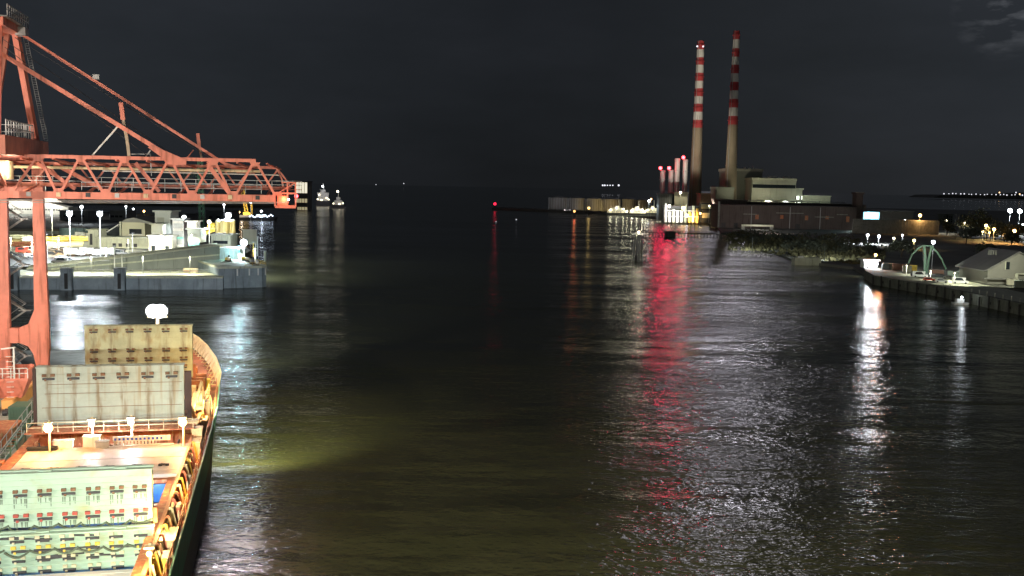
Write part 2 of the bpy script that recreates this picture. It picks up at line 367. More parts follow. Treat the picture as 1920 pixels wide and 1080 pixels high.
m.add(vs, fs); S('deck', m, DECK)
# sheer strake rail along both sides (pale line), bulwark round the bow
m = MB()
for sx in (-1, 1):
    for (y0, h0, _, z0), (y1, h1, _, z1) in zip(st[:5], st[1:5]):
        m.beam((XC + sx * (h0 + .02), y0, z0 + .12), (XC + sx * (h1 + .02), y1, z1 + .12), .14, .3)
S('sheer_strake', m, mat('pale_green_line', (.25, .55, .38), .5))
m = MB()
for sx in (-1, 1):
    for (y0, h0, _, z0), (y1, h1, _, z1) in zip(st[4:], st[5:]):
        a0 = Vector((XC + sx * h0, y0, z0)); a1 = Vector((XC + sx * h1, y1, z1)); o_ = .35 * sx
        b0 = a0 + Vector((o_, .2, 1.9)); b1 = a1 + Vector((o_ * .9, .3, 1.9)); i_ = Vector((-.22 * sx, -.1, 0))
        m.add([a0, a1, b1, b0, a0 + i_, a1 + i_, b1 + i_, b0 + i_], [(0, 1, 2, 3), (7, 6, 5, 4), (3, 2, 6, 7), (0, 3, 7, 4), (1, 5, 6, 2)])
        for k in range(4):
            q = a0.lerp(a1, (k + .5) / 4) + i_; m.beam(q, q + Vector((-.8 * sx, 0, 0)) + Vector((0, 0, .05)), .08); m.beam(q + Vector((-.7 * sx, 0, .05)), q + Vector((.2 * sx, 0, 1.6)), .1)
S('bulwark', m, CREAM)
# coamings: raised long hatch sides with a walkway each side
m = MB()
for x0, x1 in ((-7.4, -6.9), (8.1, 8.6)): m.box(x0, x1, -120, 14, 7.3, 8.9); m.box(x0 - .25, x1 + .25, -120, 14, 8.902, 9.05)
for y in (-1, -10.6, -22.5, -75, 14): m.box(-6.88, 8.08, y - .3, y + .3, 7.3, 9.0)
S('hatch_coaming', m, OXIDE)
# sockets shared mesh
def socket_mesh(m_top):
    k = MB(); k.cb((-.42, 0, 0), .42, .3, .28, 0); k.cb((.42, 0, .02), .42, .3, .28, 0); k.cb((0, .02, -.35), 1.2, .16, .22, 1); k.cb((-.3, 0, -.45), .2, .26, .2, 0)
    return k
SOCK = {}
def socket(parent, x, y, z, mt, s=1., flat=False):
    key = mt.name
    if key not in SOCK:
        o = socket_mesh(mt).build('lashing_socket', [mt, DARK], parent); SOCK[key] = o
    else:
        o = SOCK[key].copy(); COL.objects.link(o); o.parent = parent
    o.location = (x, y, z); o.scale = (s, s * 1., s)
    if flat: o.rotation_euler.x = R(90)
    return o
REDP = mat('red_socket', (.45, .08, .06), .5); CREAMP = mat('pale_socket', (.62, .58, .40), .5); RUSTP = mat('rust_socket', (.2, .1, .05), .7, 0, .4, 2)
def upright(x0, x1, y, z0, z1, m_, label, thick=.75, cols=6, rows=(), tilt=0., beams=True):
    c = MB(); W = x1 - x0; T = lambda z: y + tilt * (z - z0)
    c.add([(x0, T(z0), z0), (x1, T(z0), z0), (x1, T(z1), z1), (x0, T(z1), z1), (x0, T(z0) + thick, z0), (x1, T(z0) + thick, z0), (x1, T(z1) + thick, z1), (x0, T(z1) + thick, z1)],
          [(0, 1, 2, 3), (7, 6, 5, 4), (3, 2, 6, 7), (0, 4, 5, 1), (1, 5, 6, 2), (0, 3, 7, 4)])
    n = 9
    for i in range(1, n):                      # horizontal plate seams standing 3 cm proud
        z = z0 + (z1 - z0) * i / n; c.box(x0 + .1, x1 - .1, T(z) - .035, T(z) - .002, z - .03, z + .03)
    cv = S('hatch_cover', c, m_); cv['label'] = label
    e = MB(); e.box(x0 - .06, x1 + .06, T(z1) - .12, T(z1) + thick * .28, z1 + .003, z1 + .12); e.box(x0 - .06, x1 + .06, T(z1) + thick * .7, T(z1) + thick + .1, z1 + .003, z1 + .16)
    for xx in (x0 + W * .17, x0 + W * .47, x0 + W * .82): e.box(xx, xx + .9, T(z1) + thick * .282, T(z1) + thick * .698, z1 + .004, z1 + .2)
    e.build('edge_beam', m_, cv)
    k = MB(); k.box(x0, x1, T(z1) + thick * .282, T(z1) + thick * .698, z1 - .3, z1 + .003); k.build('rubber_seal', BLACK, cv)
    for xx in (x0 - .35, x1 + .05): MB().box(xx, xx + .3, y + .1, y + .6, z0 - .2, z0 + (z1 - z0) * .25).build('hinge_arm', OXIDE, cv)
    for zf, mt, s in rows:
        for i in range(cols):
            f = (i + .5) / cols; socket(cv, x0 + W * f + rnd.uniform(-.05, .05), T(z0 + (z1 - z0) * zf) - .1, z0 + (z1 - z0) * zf, mt, s)
    return cv
cb = upright(-7.4, 7.5, -2.8, 9.3, 15.9, COVER, 'middle upright grey hatch cover with rust streaks below its lashing sockets', .8, 6, ((.86, RUSTP, 1.), (.03, RUSTP, .8)))
# rust streaks running down below the sockets: painted-on stains with their own outline
def streaks(m_, x0, period, y_axis=False):
    nt = m_.node_tree; N = nt.nodes.new; L = nt.links.new; b = [n for n in nt.nodes if n.type == 'BSDF_PRINCIPLED'][0]; src = b.inputs['Base Color'].links[0].from_socket
    tc = N('ShaderNodeTexCoord'); sp = N('ShaderNodeSeparateXYZ'); L(tc.outputs['Object'], sp.inputs[0])
    nn = N('ShaderNodeTexNoise'); nn.inputs['Scale'].default_value = .9; nn.inputs['Detail'].default_value = 4; L(tc.outputs['Object'], nn.inputs[0])
    wob = N('ShaderNodeMath'); wob.operation = 'MULTIPLY_ADD'; L(nn.outputs[0], wob.inputs[0]); wob.inputs[1].default_value = .5; L(sp.outputs[0], wob.inputs[2])
    a = N('ShaderNodeMath'); a.operation = 'SUBTRACT'; L(wob.outputs[0], a.inputs[0]); a.inputs[1].default_value = x0 + .25
    mo_ = N('ShaderNodeMath'); mo_.operation = 'FLOORED_MODULO'; L(a.outputs[0], mo_.inputs[0]); mo_.inputs[1].default_value = period
    c = N('ShaderNodeMath'); c.operation = 'SUBTRACT'; L(mo_.outputs[0], c.inputs[0]); c.inputs[1].default_value = period / 2
    d = N('ShaderNodeMath'); d.operation = 'ABSOLUTE'; L(c.outputs[0], d.inputs[0])
    e = N('ShaderNodeMapRange'); e.inputs[1].default_value = .42; e.inputs[2].default_value = .1; e.inputs[3].default_value = 0; e.inputs[4].default_value = .8; L(d.outputs[0], e.inputs[0])
    mp = N('ShaderNodeMapping'); mp.inputs['Scale'].default_value = (2.5, 2.5, .35); L(tc.outputs['Object'], mp.inputs[0]); n3 = N('ShaderNodeTexNoise'); n3.inputs['Scale'].default_value = 1.5; L(mp.outputs[0], n3.inputs[0])
    f = N('ShaderNodeMapRange'); f.inputs[1].default_value = .3; f.inputs[2].default_value = .6; L(n3.outputs[0], f.inputs[0])
    g = N('ShaderNodeMath'); g.operation = 'MULTIPLY'; L(e.outputs[0], g.inputs[0]); L(f.outputs[0], g.inputs[1])
    mx = N('ShaderNodeMixRGB'); mx.inputs[2].default_value = (.23, .17, .09, 1); L(g.outputs[0], mx.inputs[0]); L(src, mx.inputs[1]); L(mx.outputs[0], b.inputs['Base Color'])
streaks(COVER, -7.4, 14.9 / 6); streaks(COVERY, -5.8, 12.7 / 6)
MB().box(7.56, 8.25, -2.7, -2.1, 9.2, 15.2).build('side_frame', mat('dark_brown_steel', (.06, .03, .025), .7), cb)
MB().box(-7.75, -7.42, -2.9, -2.2, 9.2, 15.9).build('side_frame', mat('dark_brown_steel', (.06, .03, .025), .7), cb)
for i, z_ in enumerate((10.2, 11.6, 13.1, 14.1)): MB().box(-7.2 + i * .3, 7.3, -2.86, -2.84, z_, z_ + .05).build('weld_seam', RUSTP, cb)
ca = upright(-5.8, 6.9, 15.5, 11.2, 17.7, COVERY, 'far upright tan hatch cover at the bow with four rows of sockets', .7, 6, ((.93, RUSTP, .75), (.55, RUSTP, .75), (.37, RUSTP, .75), (.22, RUSTP, .7)))
m = MB(); m.box(-5.2, 6.3, 14.6, 15.4, 9.3, 11.1); m.box(-5.0, 6.1, 14.2, 14.6, 9.9, 10.1); m.box(-5.0, 6.1, 14.2, 14.6, 10.6, 10.75); S('hatch_end_beam', m, COVERY)
cc = upright(-7.2, 8.15, -36.5, 9.7, 13.75, COVERM, 'nearest upright mint green hatch cover, upper leaf', .9, 9, ((.66, RUSTP, .8), (.2, REDP, .85)))
cc2 = upright(-7.2, 8.35, -37.3, 6.3, 9.6, COVERM, 'lower leaf of the nearest mint green hatch cover, stained with yellow sockets', .8, 9, ((.93, CREAMP, .8), (.68, YEL, .8), (.42, CREAMP, .75), (.14, CREAMP, .75)), -.28)
m = MB()
for i in range(26):
    x = rnd.uniform(-7, 7.6); w_ = rnd.uniform(.6, 2.2); z = rnd.choice([9.45, 8.3, 7.7]) + rnd.uniform(-.1, .1); y = -37.3 - .28 * (z - 6.3)
    m.beam((x, y - .10, z), (x + w_, y - .10, z + rnd.uniform(-.16, .16)), .12, .10)
m.build('lashing_bar', DARK, cc2)
for zc, yy in ((9.75, -36.62), (8.35, -38.05)):
    for i in range(9):
        a0 = -7.2 + 15.35 * i / 9; k = MB()
        P = [(a0 + 1.7 * j / 5, yy, zc - .3 * math.sin(PI * j / 5) * (1 + .5 * (i % 2)) + .08 * (i % 3)) for j in range(6)]
        for u_, v_ in zip(P, P[1:]): k.beam(u_, v_, .13)
        k.build('sagging_cable', mat('cable_green', (.10, .13, .09), .8), cc2)
STN = mat('socket_stain', (.16, .22, .17), .8, 0, .3, 2)
k = MB()
for i in range(9):
    x = -7.2 + 15.35 * (i + .5) / 9
    for zz_, ln in ((9.7 + 4.05 * .66, .75), (9.7 + 4.05 * .2, .6)):
        for dx in (-.45, -.3, .05, .3, .42):
            l_ = ln * rnd.uniform(.5, 1.2); k.add([(x + dx - .06, -36.506, zz_ - .35), (x + dx + .06, -36.506, zz_ - .35), (x + dx + .03, -36.506, zz_ - .35 - l_), (x + dx - .03, -36.506, zz_ - .35 - l_)], [(0, 1, 2, 3)])
tag(k.build('rust_drip', STN, cc), kind='stuff')
# flat covers
def flat(x0, x1, y0, y1, z, m_, label, row=None, mt=RUSTP, seams=(.5,)):
    c = MB(); c.box(x0, x1, y0, y1, z - .6, z)
    for f in seams: yy = y0 + (y1 - y0) * f; c.box(x0 + .2, x1 - .2, yy - .05, yy + .05, z + .002, z + .03)
    cv = S('hatch_cover', c, m_); cv['label'] = label
    if row is not None:
        for i in range(6): socket(cv, x0 + (x1 - x0) * (i + .55) / 6.2, row, z + .06, mt, .75, True)
    return cv
flat(-6.3, 8.7, -22.2, -11.2, 9.35, COVERW, 'flat pale hatch cover lit orange between the two upright covers', -19.2, DARK, (.12, .55))
COVERN = mat('clean_white_cover', (.78, .78, .74), .5, 0, .05, .3)
flat(-6.85, 8.05, -48, -39.3, 7.0, COVERN, 'flat white hatch cover at the near end, beside the mint cover', None, seams=(.93,))
flat(-6.85, 8.05, -70, -48.3, 7.1, COVERN, 'flat white hatch cover nearest the camera', None)
# open hold slot between the covers on the starboard side
m = MB(); m.box(-6.8, 8.0, -38, -22.9, 6.4, 6.42); m.box(5.2, 5.3, -36, -23, 6.43, 7.1); m.box(7.9, 8.05, -36, -23, 6.2, 8.7)
m.box(5.0, 8.05, -23.2, -22.9, 7.05, 8.7); m.box(7.6, 7.9, -38, -23.2, 6.43, 7.3)
S('hold_lining', m, HOLD)
m = MB(); m.box(5.4, 7.5, -28.4, -28.1, 6.43, 6.9); m.box(5.5, 7.5, -24.4, -24.2, 6.43, 6.7); S('hold_guide', m, WHITE)
t = thing('freight_container', 'small brown freight container down in the blue painted open hold', 'container', loc2w(6.6, -26.4, 6.44), AZ)
MB().box(-1.0, 1.0, -1.0, 1.0, 0, 1.2).build('container_body', BROWNC, t)
k = MB()
for i in range(9): k.box(-.95 + i * .22, -.85 + i * .22, -1.05, -1.002, .1, 1.1)
k.build('corrugation', BROWNC, t)
# cross-deck bulkhead structure between B and flat cover
m = MB(); m.box(-7.2, 8.4, -5.4, -4.8, 7.3, 9.9); m.box(-7.2, 8.4, -10.4, -10.1, 7.3, 9.0); m.box(-7.6, 8.9, -7.6, -4.3, 9.903, 10.05)
for i in range(14):
    x = -7 + i * 1.12; m.box(x, x + .14, -5.6, -5.402, 7.4, 9.8)
S('cross_deck_bulkhead', m, OXIDE)
m = MB(); rail(m, [(-7.4, -7.4, 10.05), (8.8, -7.4, 10.05)], 1.0, .035, 1.4); S('railing', m, CREAM)
m = MB()
for x0, x1 in ((-6.6, -3.2), (-1.0, .6), (1.6, 4.6), (5.2, 6.6)): m.box(x0, x1, -10.9, -10.45, 7.5, 9.0)
S('bulkhead_panel', m, mat('orange_panel', (.8, .35, .1), .5, 0, .15, 1))
m = MB(); m.box(1.4, 7.2, -11.15, -11.05, 9.3, 9.42)
for i in range(12): m.box(1.5 + i * .33, 1.68 + i * .33, -11.2, -11.0, 9.45, 9.75)
bl = S('walkway_screen', m, WHITE)
for i in range(12): MB().box(1.54 + i * .4, 1.74 + i * .4, -11.24, -11.201, 9.9, 10.12).build('blue_reflector', mat('blue_mark', (.03, .08, .5), .4), bl)
MB().box(1.4, 6.9, -11.2, -11.1, 9.76, 10.3).build('white_board', WHITE, bl)
for (x, y, z, w_, d_, h_, mm, nm) in [(-3.2, -11.2, 9.36, 1.8, .8, .7, WHITE, 'deck_locker'), (-.6, -11, 9.36, 1.5, .8, 1., WHITE, 'deck_locker'), (-5, -12, 9.36, 2.6, .5, .25, BLACK, 'lashing_box'), (.5, -11.6, 9.36, 1.2, .6, .6, GALV, 'deck_locker'),
                                      (9.2, -9.5, 7.3, 1., 2.4, 1.9, CREAM, 'vent_box'), (9.2, -7, 7.3, 1., 1.2, 2.6, CREAM, 'vent_box'), (8.4, -4.9, 8.9, 1.4, 1, 1.4, CREAM, 'vent_box'), (8.9, 2, 7.3, 1.3, 2.6, 1.5, CREAM, 'vent_box'), (8.9, 6, 7.4, 1.5, 1.5, 2.6, CREAM, 'vent_box'),
                                      (8.3, 10, 7.5, 1.8, 1.4, 2.1, OXIDE, 'vent_box'), (8.8, -13.5, 7.3, .7, 3, 1.1, CREAM, 'pipe_box'), (9.1, -30, 7.3, .9, 1.2, 1.5, CREAM, 'vent_box'), (9.3, -37, 7.3, 1.2, 3, 1.4, CREAM, 'vent_box'), (9.2, -41, 7.3, 1., 1.6, 1.2, YEL, 'vent_box')]:
    k = MB(); k.cb((x, y, z), w_, d_, h_); k.cb((x, y, z + h_ + .002), w_ + .15, d_ + .15, .08)
    S(nm, k, mm)
# walkway fittings down the starboard side
for i in range(30):
    y = 13 - i * 2.15
    if y < -52: break
    k = MB(); k.beam((9.55, y, 7.3), (9.15, y, 9.3), .16, .22); k.beam((9.15, y, 9.3), (8.6, y, 9.15), .14, .2); k.box(9.3, 9.6, y - .3, y + .3, 7.3, 7.6)
    S('stanchion', k, [CREAM, OXIDE, YEL][i % 3] if i % 4 else ORANGE)
for i in range(34):
    y = 12 - i * 1.85; x = rnd.uniform(8.85, 9.5); k = MB(); kind = rnd.random()
    if kind < .35: k.tube((x, y, 7.26), (x, y, 7.26 + rnd.uniform(.6, 1.7)), rnd.uniform(.1, .22)); k.ball((x, y, 8.3), .28, sz=.6); nm = 'vent_pipe'
    elif kind < .6: k.tube((x - .3, y, 7.26), (x - .3, y, 7.95), .14); k.tube((x + .1, y, 7.26), (x + .1, y, 7.95), .14); k.box(x - .5, x + .3, y - .2, y + .2, 7.26, 7.34); nm = 'bollard'
    elif kind < .8: k.beam((x, y - .8, 7.5), (x, y + .8, 7.6), .12); k.beam((x, y, 7.3), (x, y, 8.6), .1); nm = 'lashing_rod'
    else: k.cb((x, y, 7.26), .5, .7, rnd.uniform(.4, .9)); nm = 'deck_box'
    S(nm, k, rnd.choice([CREAM, OXIDE, WHITE, YEL, OXIDE, ORANGE, CREAM]))
m = MB(); rail(m, [(9.85, -120, 7.6), (9.85, 10, 7.6), (9.3, 24, 8.3)], 1.1, .035, 2.2); S('side_railing', m, OXIDE)
m = MB(); m.beam((8.75, -52, 9.2), (8.75, 12, 9.2), .3, .3); m.beam((9.25, -52, 7.5), (9.25, 12, 7.5), .16, .16); S('pipe_run', m, mat('pipe_paint', (.6, .26, .12), .5, 0, .2, 1))
for i in range(44):
    y = 13 - i * 1.45 + rnd.uniform(-.4, .4); x = rnd.uniform(8.75, 9.6); k = MB(); q_ = rnd.random()
    if q_ < .4: k.beam((x, y, 7.3), (x + rnd.uniform(-.3, .2), y + rnd.uniform(-.5, .5), 8.3 + rnd.uniform(0, 1)), rnd.uniform(.06, .14)); nm = 'lashing_rod'
    elif q_ < .7: k.tube((x, y, 7.27), (x, y, 7.6 + rnd.uniform(0, .5)), rnd.uniform(.12, .26)); nm = 'vent_pipe'
    else: k.cb((x, y, 7.27), rnd.uniform(.25, .55), rnd.uniform(.3, .8), rnd.uniform(.25, .7)); nm = 'deck_box'
    S(nm, k, rnd.choice([CREAM, OXIDE, ORANGE, YEL, RUSTP, WHITE]))
for i in range(14):
    x = -6.5 + i * 1.05; k = MB(); k.beam((x, -9.7, 7.3), (x + rnd.uniform(-.6, .6), -9.5, 9.0 + rnd.uniform(0, .8)), rnd.uniform(.08, .2)); k.cb((x + .3, -9.2, 7.3), rnd.uniform(.3, .8), .5, rnd.uniform(.4, 1.9)); S('lashing_gear', k, rnd.choice([CREAM, OXIDE, RUSTP, DARK, WHITE]))
# port side gear, seen beside the quay
for i in range(24):
    y = 12 - i * 2.6; x = rnd.uniform(-8.6, -7.7); k = MB(); k.cb((x, y, 7.3), rnd.uniform(.4, 1.), rnd.uniform(.5, 1.6), rnd.uniform(.5, 1.7)); k.beam((x, y, 8), (x + rnd.uniform(-.8, .3), y + 1.2, 9.3), .12)
    S('deck_box', k, rnd.choice([OXIDE, GREEN, CREAM, GALV, OXIDE, DARK]))
# forecastle gear
m = MB(); m.box(-5, 6.2, 17, 21, 8.0, 10.6)
S('forecastle_house', m, CREAM)
for (x, y) in ((7.1, 22), (5.6, 27), (-4.6, 27), (3.2, 33), (-2, 33), (6.9, 17), (7.2, 19)):
    k = MB(); k.tube((x - .8, y, 9.9), (x + .8, y, 9.9), .55, n=10); k.box(x - 1, x - .8, y - .5, y + .5, 8.4, 10.4); k.box(x + .8, x + 1, y - .5, y + .5, 8.4, 10.4); S('mooring_winch', k, OXIDE if x > 0 else GREEN)
for i in range(9):
    k = MB(); x = rnd.uniform(6.2, 8.2); y = rnd.uniform(14, 26); k.cb((x, y, 8.), rnd.uniform(.5, 1.2), rnd.uniform(.5, 1.5), rnd.uniform(.8, 2.2)); S('vent_box', k, rnd.choice([CREAM, OXIDE, ORANGE2, YEL]))
m = MB(); m.box(7.3, 9.1, 3.2, 13.5, 9.6, 9.75); rail(m, [(9.1, 3.2, 9.75), (9.1, 13.5, 9.75)], 1., .04, 1.6)
for x, y in ((7.4, 3.4), (9., 3.4), (7.4, 13.2), (9., 13.2), (9, 8)): m.beam((x, y, 7.5), (x, y, 9.6), .2)
S('side_platform', m, CREAM)
m = MB(); m.beam((7.6, 1, 8), (8.8, 5, 12.5), .3); m.beam((8.8, 5, 12.5), (8.9, 8, 8), .25); m.beam((7.8, -2, 12), (8.6, 2, 8), .35); S('davit', m, CREAM)
# foremast with the big floodlights
fm = S('foremast', MB().tube((.2, 38, 9.5), (.2, 38, 16.9), .35, .22).beam((-1.2, 38, 16.0), (1.6, 38, 16.0), .25).beam((-1, 38, 9.6), (.2, 38, 14), .2), CREAM)
for i in range(2):
    x = -.55 + i * 1.5; zo = -.45; k = MB().box(x - .85, x + .85, 37.2, 37.7, 16.9 + zo, 17.9 + zo).build('floodlight', DARK, fm)
    MB().ball((x + (.25 if i % 2 == 0 else -.25), 37.1, 17.4 + zo), 1.0).build('lamp_glass', E_WH, fm)
light('POINT', (.2, 36, 17.2), 4000, LC['w'], SHIP, .6, world=False); light('SPOT', (.2, 39.5, 17.2), 420000, (.85, .93, 1), SHIP, .5, world=False, target=(-14, 240, 0), size=R(75), blend=.9)
light('SPOT', (.2, 36.4, 17.4), 5000, LC['lw'], SHIP, .5, world=False, target=(.2, 20, 9), size=R(130))
light('POINT', (6.5, 24, 13.2), 1500, LC['o'], SHIP, .3, world=False)
light('POINT', (-6.0, 24, 13.2), 1500, (1, .7, .3), SHIP, .3, world=False)
light('POINT', (8.4, 9.5, 12.5), 1500, (1, .62, .22), SHIP, .3, world=False)
# deck lights
def decklight(x, y, z, c, p, lbl, zb=7.3, r=.34):
    k = S('deck_light', MB().tube((x, y + .5, zb), (x, y + .5, z + .6), .1).box(x - .35, x + .35, y - .1, y + .6, z + .36, z + .5), CREAM); k['label'] = lbl
    MB().ball((x, y, z), r).build('bulb', EM[c], k)
    light('POINT', (x, y - .6, z - .1), p, LC[c], SHIP, .3, world=False)
decklight(-4.1, -13.4, 11.9, 'o', 2600, 'orange deck light at the port end of the cross deck', r=.45)
decklight(8.3, -13.2, 12.0, 'o', 2600, 'orange deck light at the starboard end of the cross deck', r=.4)
decklight(-.9, -9.2, 11.2, 'w', 900, 'white deck light below the grey hatch cover, left of two', r=.3)
decklight(2.9, -9.4, 11.3, 'w', 1300, 'white deck light below the grey hatch cover, right of two', r=.3)
decklight(9.0, -45.5, 10.3, 'o', 900, 'orange side light at the near end of the walkway', r=.2)
light('POINT', (9.3, -27, 10.2), 1100, LC['o'], SHIP, .25, world=False); light('POINT', (9.2, -38, 10), 900, (1, .7, .3), SHIP, .25, world=False); light('POINT', (9.0, 2, 10.8), 900, (1, .6, .25), SHIP, .25, world=False)
light('POINT', (6.8, -25.5, 8.8), 500, (.6, .8, 1), SHIP, .25, world=False)
# superstructure aft (below the frame) carrying the forward floodlights
m = MB(); m.box(-7, 8.2, -112, -96, 7.3, 20); m.box(-8, 9.2, -112, -97, 20.003, 23); m.box(-7, 8, -110, -98, 23.003, 26)
S('wheelhouse', m, WHITE)
for x in (-6, 7.5):
    MB().box(x - .5, x + .5, -95.99, -95.6, 22, 23).build('floodlight', DARK, SHIP); MB().box(x - .45, x + .45, -95.6, -95.5, 22.1, 22.9).build('lamp_glass', E_WW, SHIP)
    light('SPOT', (x, -95, 22.4), 62000, (.95, 1, .88), SHIP, .5, world=False, target=(x * .3, -30, 9), size=R(62), blend=.6); light('SPOT', (x, -95, 22.4), 10000, (.92, 1, .9), SHIP, .5, world=False, target=(x * .6, -40, 10), size=R(24), blend=.5)
# spots added off the starboard side, without fittings, to light the murky water
light('SPOT', (9.2, -95, 20), 280000, (1, .98, .66), SHIP, .5, world=False, target=(42, -34, 0), size=R(80), blend=1)
light('SPOT', (10.9, 6, 11.5), 46000, (.95, 1, .42), SHIP, .4, world=False, target=(16, 22, 0), size=R(80), blend=1)
light('SPOT', (10.4, -44, 9.5), 2600, (1, .85, .7), SHIP, .3, world=False, target=(15, -42, 0), size=R(75), blend=1)

# ================================================================== QUAY (left) and GANTRY CRANE
m = MB()
m.box(-160, -9.9, -200, 84, -2, 4.0)
q = struct('quay', m, CONC); q.location = loc2w(0, 0); q.rotation_euler.z = AZ
CRANE = thing('gantry_crane', 'tall orange ship to shore gantry crane with a lattice boom reaching over the ship', 'crane', loc2w(0, 0, 0), AZ)
def C(name, mb, m_=None, parent=None): return mb.build(name, m_ or ORANGE, parent or CRANE)
LX = -18.4
# waterside legs
def leg(Y, x=LX, wide=True):
    k = MB(); k.beam((x, Y, 4.6), (x, Y, 7.), 1.5, 1.5, up=(0, 1, 0))
    k.prism([(x - 1.0, 6.4), (x + .65, 6.4), (x + .95, 9.5), (x + .95, 12.5), (x + .6, 33.5), (x - .9, 33.5), (x - 1.1, 15.5), (x - 2.0, 13.3), (x - 3.4, 12.7), (x - 3.4, 10.4), (x - 2.1, 9.8), (x - 1.4, 8.6)] if wide else
            [(x - .8, 6.4), (x + .8, 6.4), (x + 1, 33.5), (x - 1, 33.5)], 'y', Y - .5, Y + .5)
    k.beam((x - .1, Y, 33.3), (x - .1, Y, 39), 1.5, 1.4, up=(0, 1, 0)); C('leg', k)
leg(52); leg(52, -23.9, False); leg(31, -21.6, False); leg(52, -38, False); leg(31, -38, False)
C('portal_tie', MB().box(-23.5, LX - 3.38, 51.3, 52.7, 10.4, 12.7)); C('portal_tie', MB().box(-37, -25.1, 51.3, 52.7, 10.4, 12.7))
C('sill_beam', MB().box(LX - .7, LX + .7, 33, 53, 3.95, 5.6).box(LX - .75, LX + .75, 30, 33.0, 4.6, 5.8), mat('crane_paint_yellowed', (.80, .40, .12), .5, 0, .15, .5))  # yellower paint copy stands for lamp light falling on the sill beam
for Y in (30, 34, 48, 53):
    k = MB()
    for j in (-1.2, 0, 1.2): k.tube((LX - .3, Y + j, 4.35), (LX + .3, Y + j, 4.35), .36, n=10)
    C('wheel_bogie', k, DARK)
C('top_crossbeam', MB().box(LX - 1.2, LX + 1.2, 28, 53.4, 38.9, 41.4), ORANGE2)
C('top_crossbeam', MB().box(-39.2, -36.8, 28, 53.4, 38.9, 41.4), ORANGE2)
m = MB(); rail(m, [(LX + 1.1, 29, 41.45), (LX + 1.1, 44, 41.45)], 2.0, .06, 1.3); rail(m, [(LX - 3.2, 44, 41.45), (LX + 1.1, 44, 41.45)], 2.0, .06, 1.); C('walkway_railing', m, GALV)
for z in (33.6, 38.2):
    C('portal_beam', MB().box(-38, LX, 51.4, 52.6, z, z + 1.1)); C('portal_beam', MB().box(-38, -22, 30.4, 31.6, z, z + 1.1))
# boom: two trusses
YN, YF = 38., 46.
xs_bot = [-25.5, -20.3, -12.4, -3.1, 5.6, 14.8, 0]
def truss(Y, zt, zb, xt, xb, xend_t, xend_b, ct, cbm, name):
    C('top_chord', MB().beam((-36, Y, zt), (xend_t, Y, zt + .15), .42, ct))
    C('bottom_chord', MB().beam((-36, Y, zb), (xend_b, Y, zb), .6, cbm))
def xz(px, py, Y):
    a, b_ = ray(px, py); ux = a * EX[0] + EX[1]; uy = a * EY[0] + EY[1]; cx = -(OX * EX[0] + OY * EX[1]); cy = -(OX * EY[0] + OY * EY[1])
    t_ = (Y - cy) / uy; return cx + ux * t_, H + b_ * t_
truss(YN, 38.85, 33.5, 0, 0, 14.3, 17.0, .5, 1.0, 'near')
truss(YF, 38.0, 34.95, 0, 0, 17.2, 19.3, .42, .55, 'far')
botn = [xz(p, 357, YN)[0] for p in (20, 110, 198, 278, 360, 438, 520)]; topn = [xz(p, 300, YN)[0] for p in (-20, 72, 152, 233, 318, 400, 478)]
botn = [xz(-62, 357, YN)[0]] + botn
for i, xt in enumerate(topn):
    C('diagonal_brace', MB().beam((xt - .25, YN, 38.7), (botn[i] + .35, YN, 34.0), .28, .34)); C('diagonal_brace', MB().beam((xt + .25, YN, 38.7), (botn[i + 1] - .35, YN, 34.0), .28, .34))
for xx_, zz_ in [(x_, 38.75) for x_ in topn] + [(x_, 33.95) for x_ in botn]:
    C('gusset_plate', MB().prism([(xx_ - .75, zz_), (xx_ + .75, zz_), (xx_ + .45, zz_ + (.55 if zz_ < 36 else -.55)), (xx_ - .45, zz_ + (.55 if zz_ < 36 else -.55))], 'y', YN - .2, YN + .2))
for i in range(9): C('junction_box', MB().box(-17 + i * 3.9, -16.4 + i * 3.9, YN - .42, YN - .305, 33.3, 33.9), [GALV, CREAM, DARK][i % 3])
m = MB(); m.tube((-19.8, 39, 55), (3, 39, 39.3), .05, n=5); m.tube((-19.8, 40, 54), (-1, 40, 39.3), .05, n=5); m.tube((-19.6, 45, 56), (9, 45, 38.4), .05, n=5); C('stay_cable', m, DARK)
stepf = 4.15; x = -22.
while x < 17:
    C('diagonal_brace', MB().beam((x, YF, 35.1), (x + stepf / 2, YF, 37.9), .24)); C('diagonal_brace', MB().beam((x + stepf / 2, YF, 37.9), (x + stepf, YF, 35.1), .24)); x += stepf
# heavier struts under the stays' lugs
C('heavy_strut', MB().beam((5.6 + 1.8, YN + .3, 38.4), (10.6, YN + .3, 34.0), .6)); C('heavy_strut', MB().beam((-2.6, YN + 1, 38.3), (.6, YN + 1, 34.2), .5)); C('heavy_strut', MB().beam((-16, YN + 2, 38), (-11, YN + 2, 34.4), .5)); C('heavy_strut', MB().beam((-14.5, YF - 2, 38), (-8, YF - 2, 34.4), .6))
for i in range(10):
    x = -22 + i * 4.2; C('cross_strut', MB().beam((x, YN + .4, 38.6), (x + 2, YF - .3, 37.9), .22)); C('cross_strut', MB().beam((x, YN + .5, 33.7), (x + .6, YF - .3, 34.9), .3))
C('cable_tray', MB().tube((-24, 42.5, 37.4), (14.8, 42.5, 37.5), .22, n=8), CREAM)
C('cable_tray', MB().tube((-8, 44.5, 37.1), (17.6, 44.5, 37.0), .1, n=6), WHITE)
m = MB(); rail(m, [(-24, 45, 34.9), (21, 45, 34.9)], 1.2, .045, 2.2); rail(m, [(-10, 39.2, 34.2), (15, 39.2, 34.2)], 1.2, .035, 2.2); C('walkway_railing', m, GALV)
C('walkway', MB().box(-30, 21, 44.2, 45.6, 34.75, 34.85), ORANGE2)
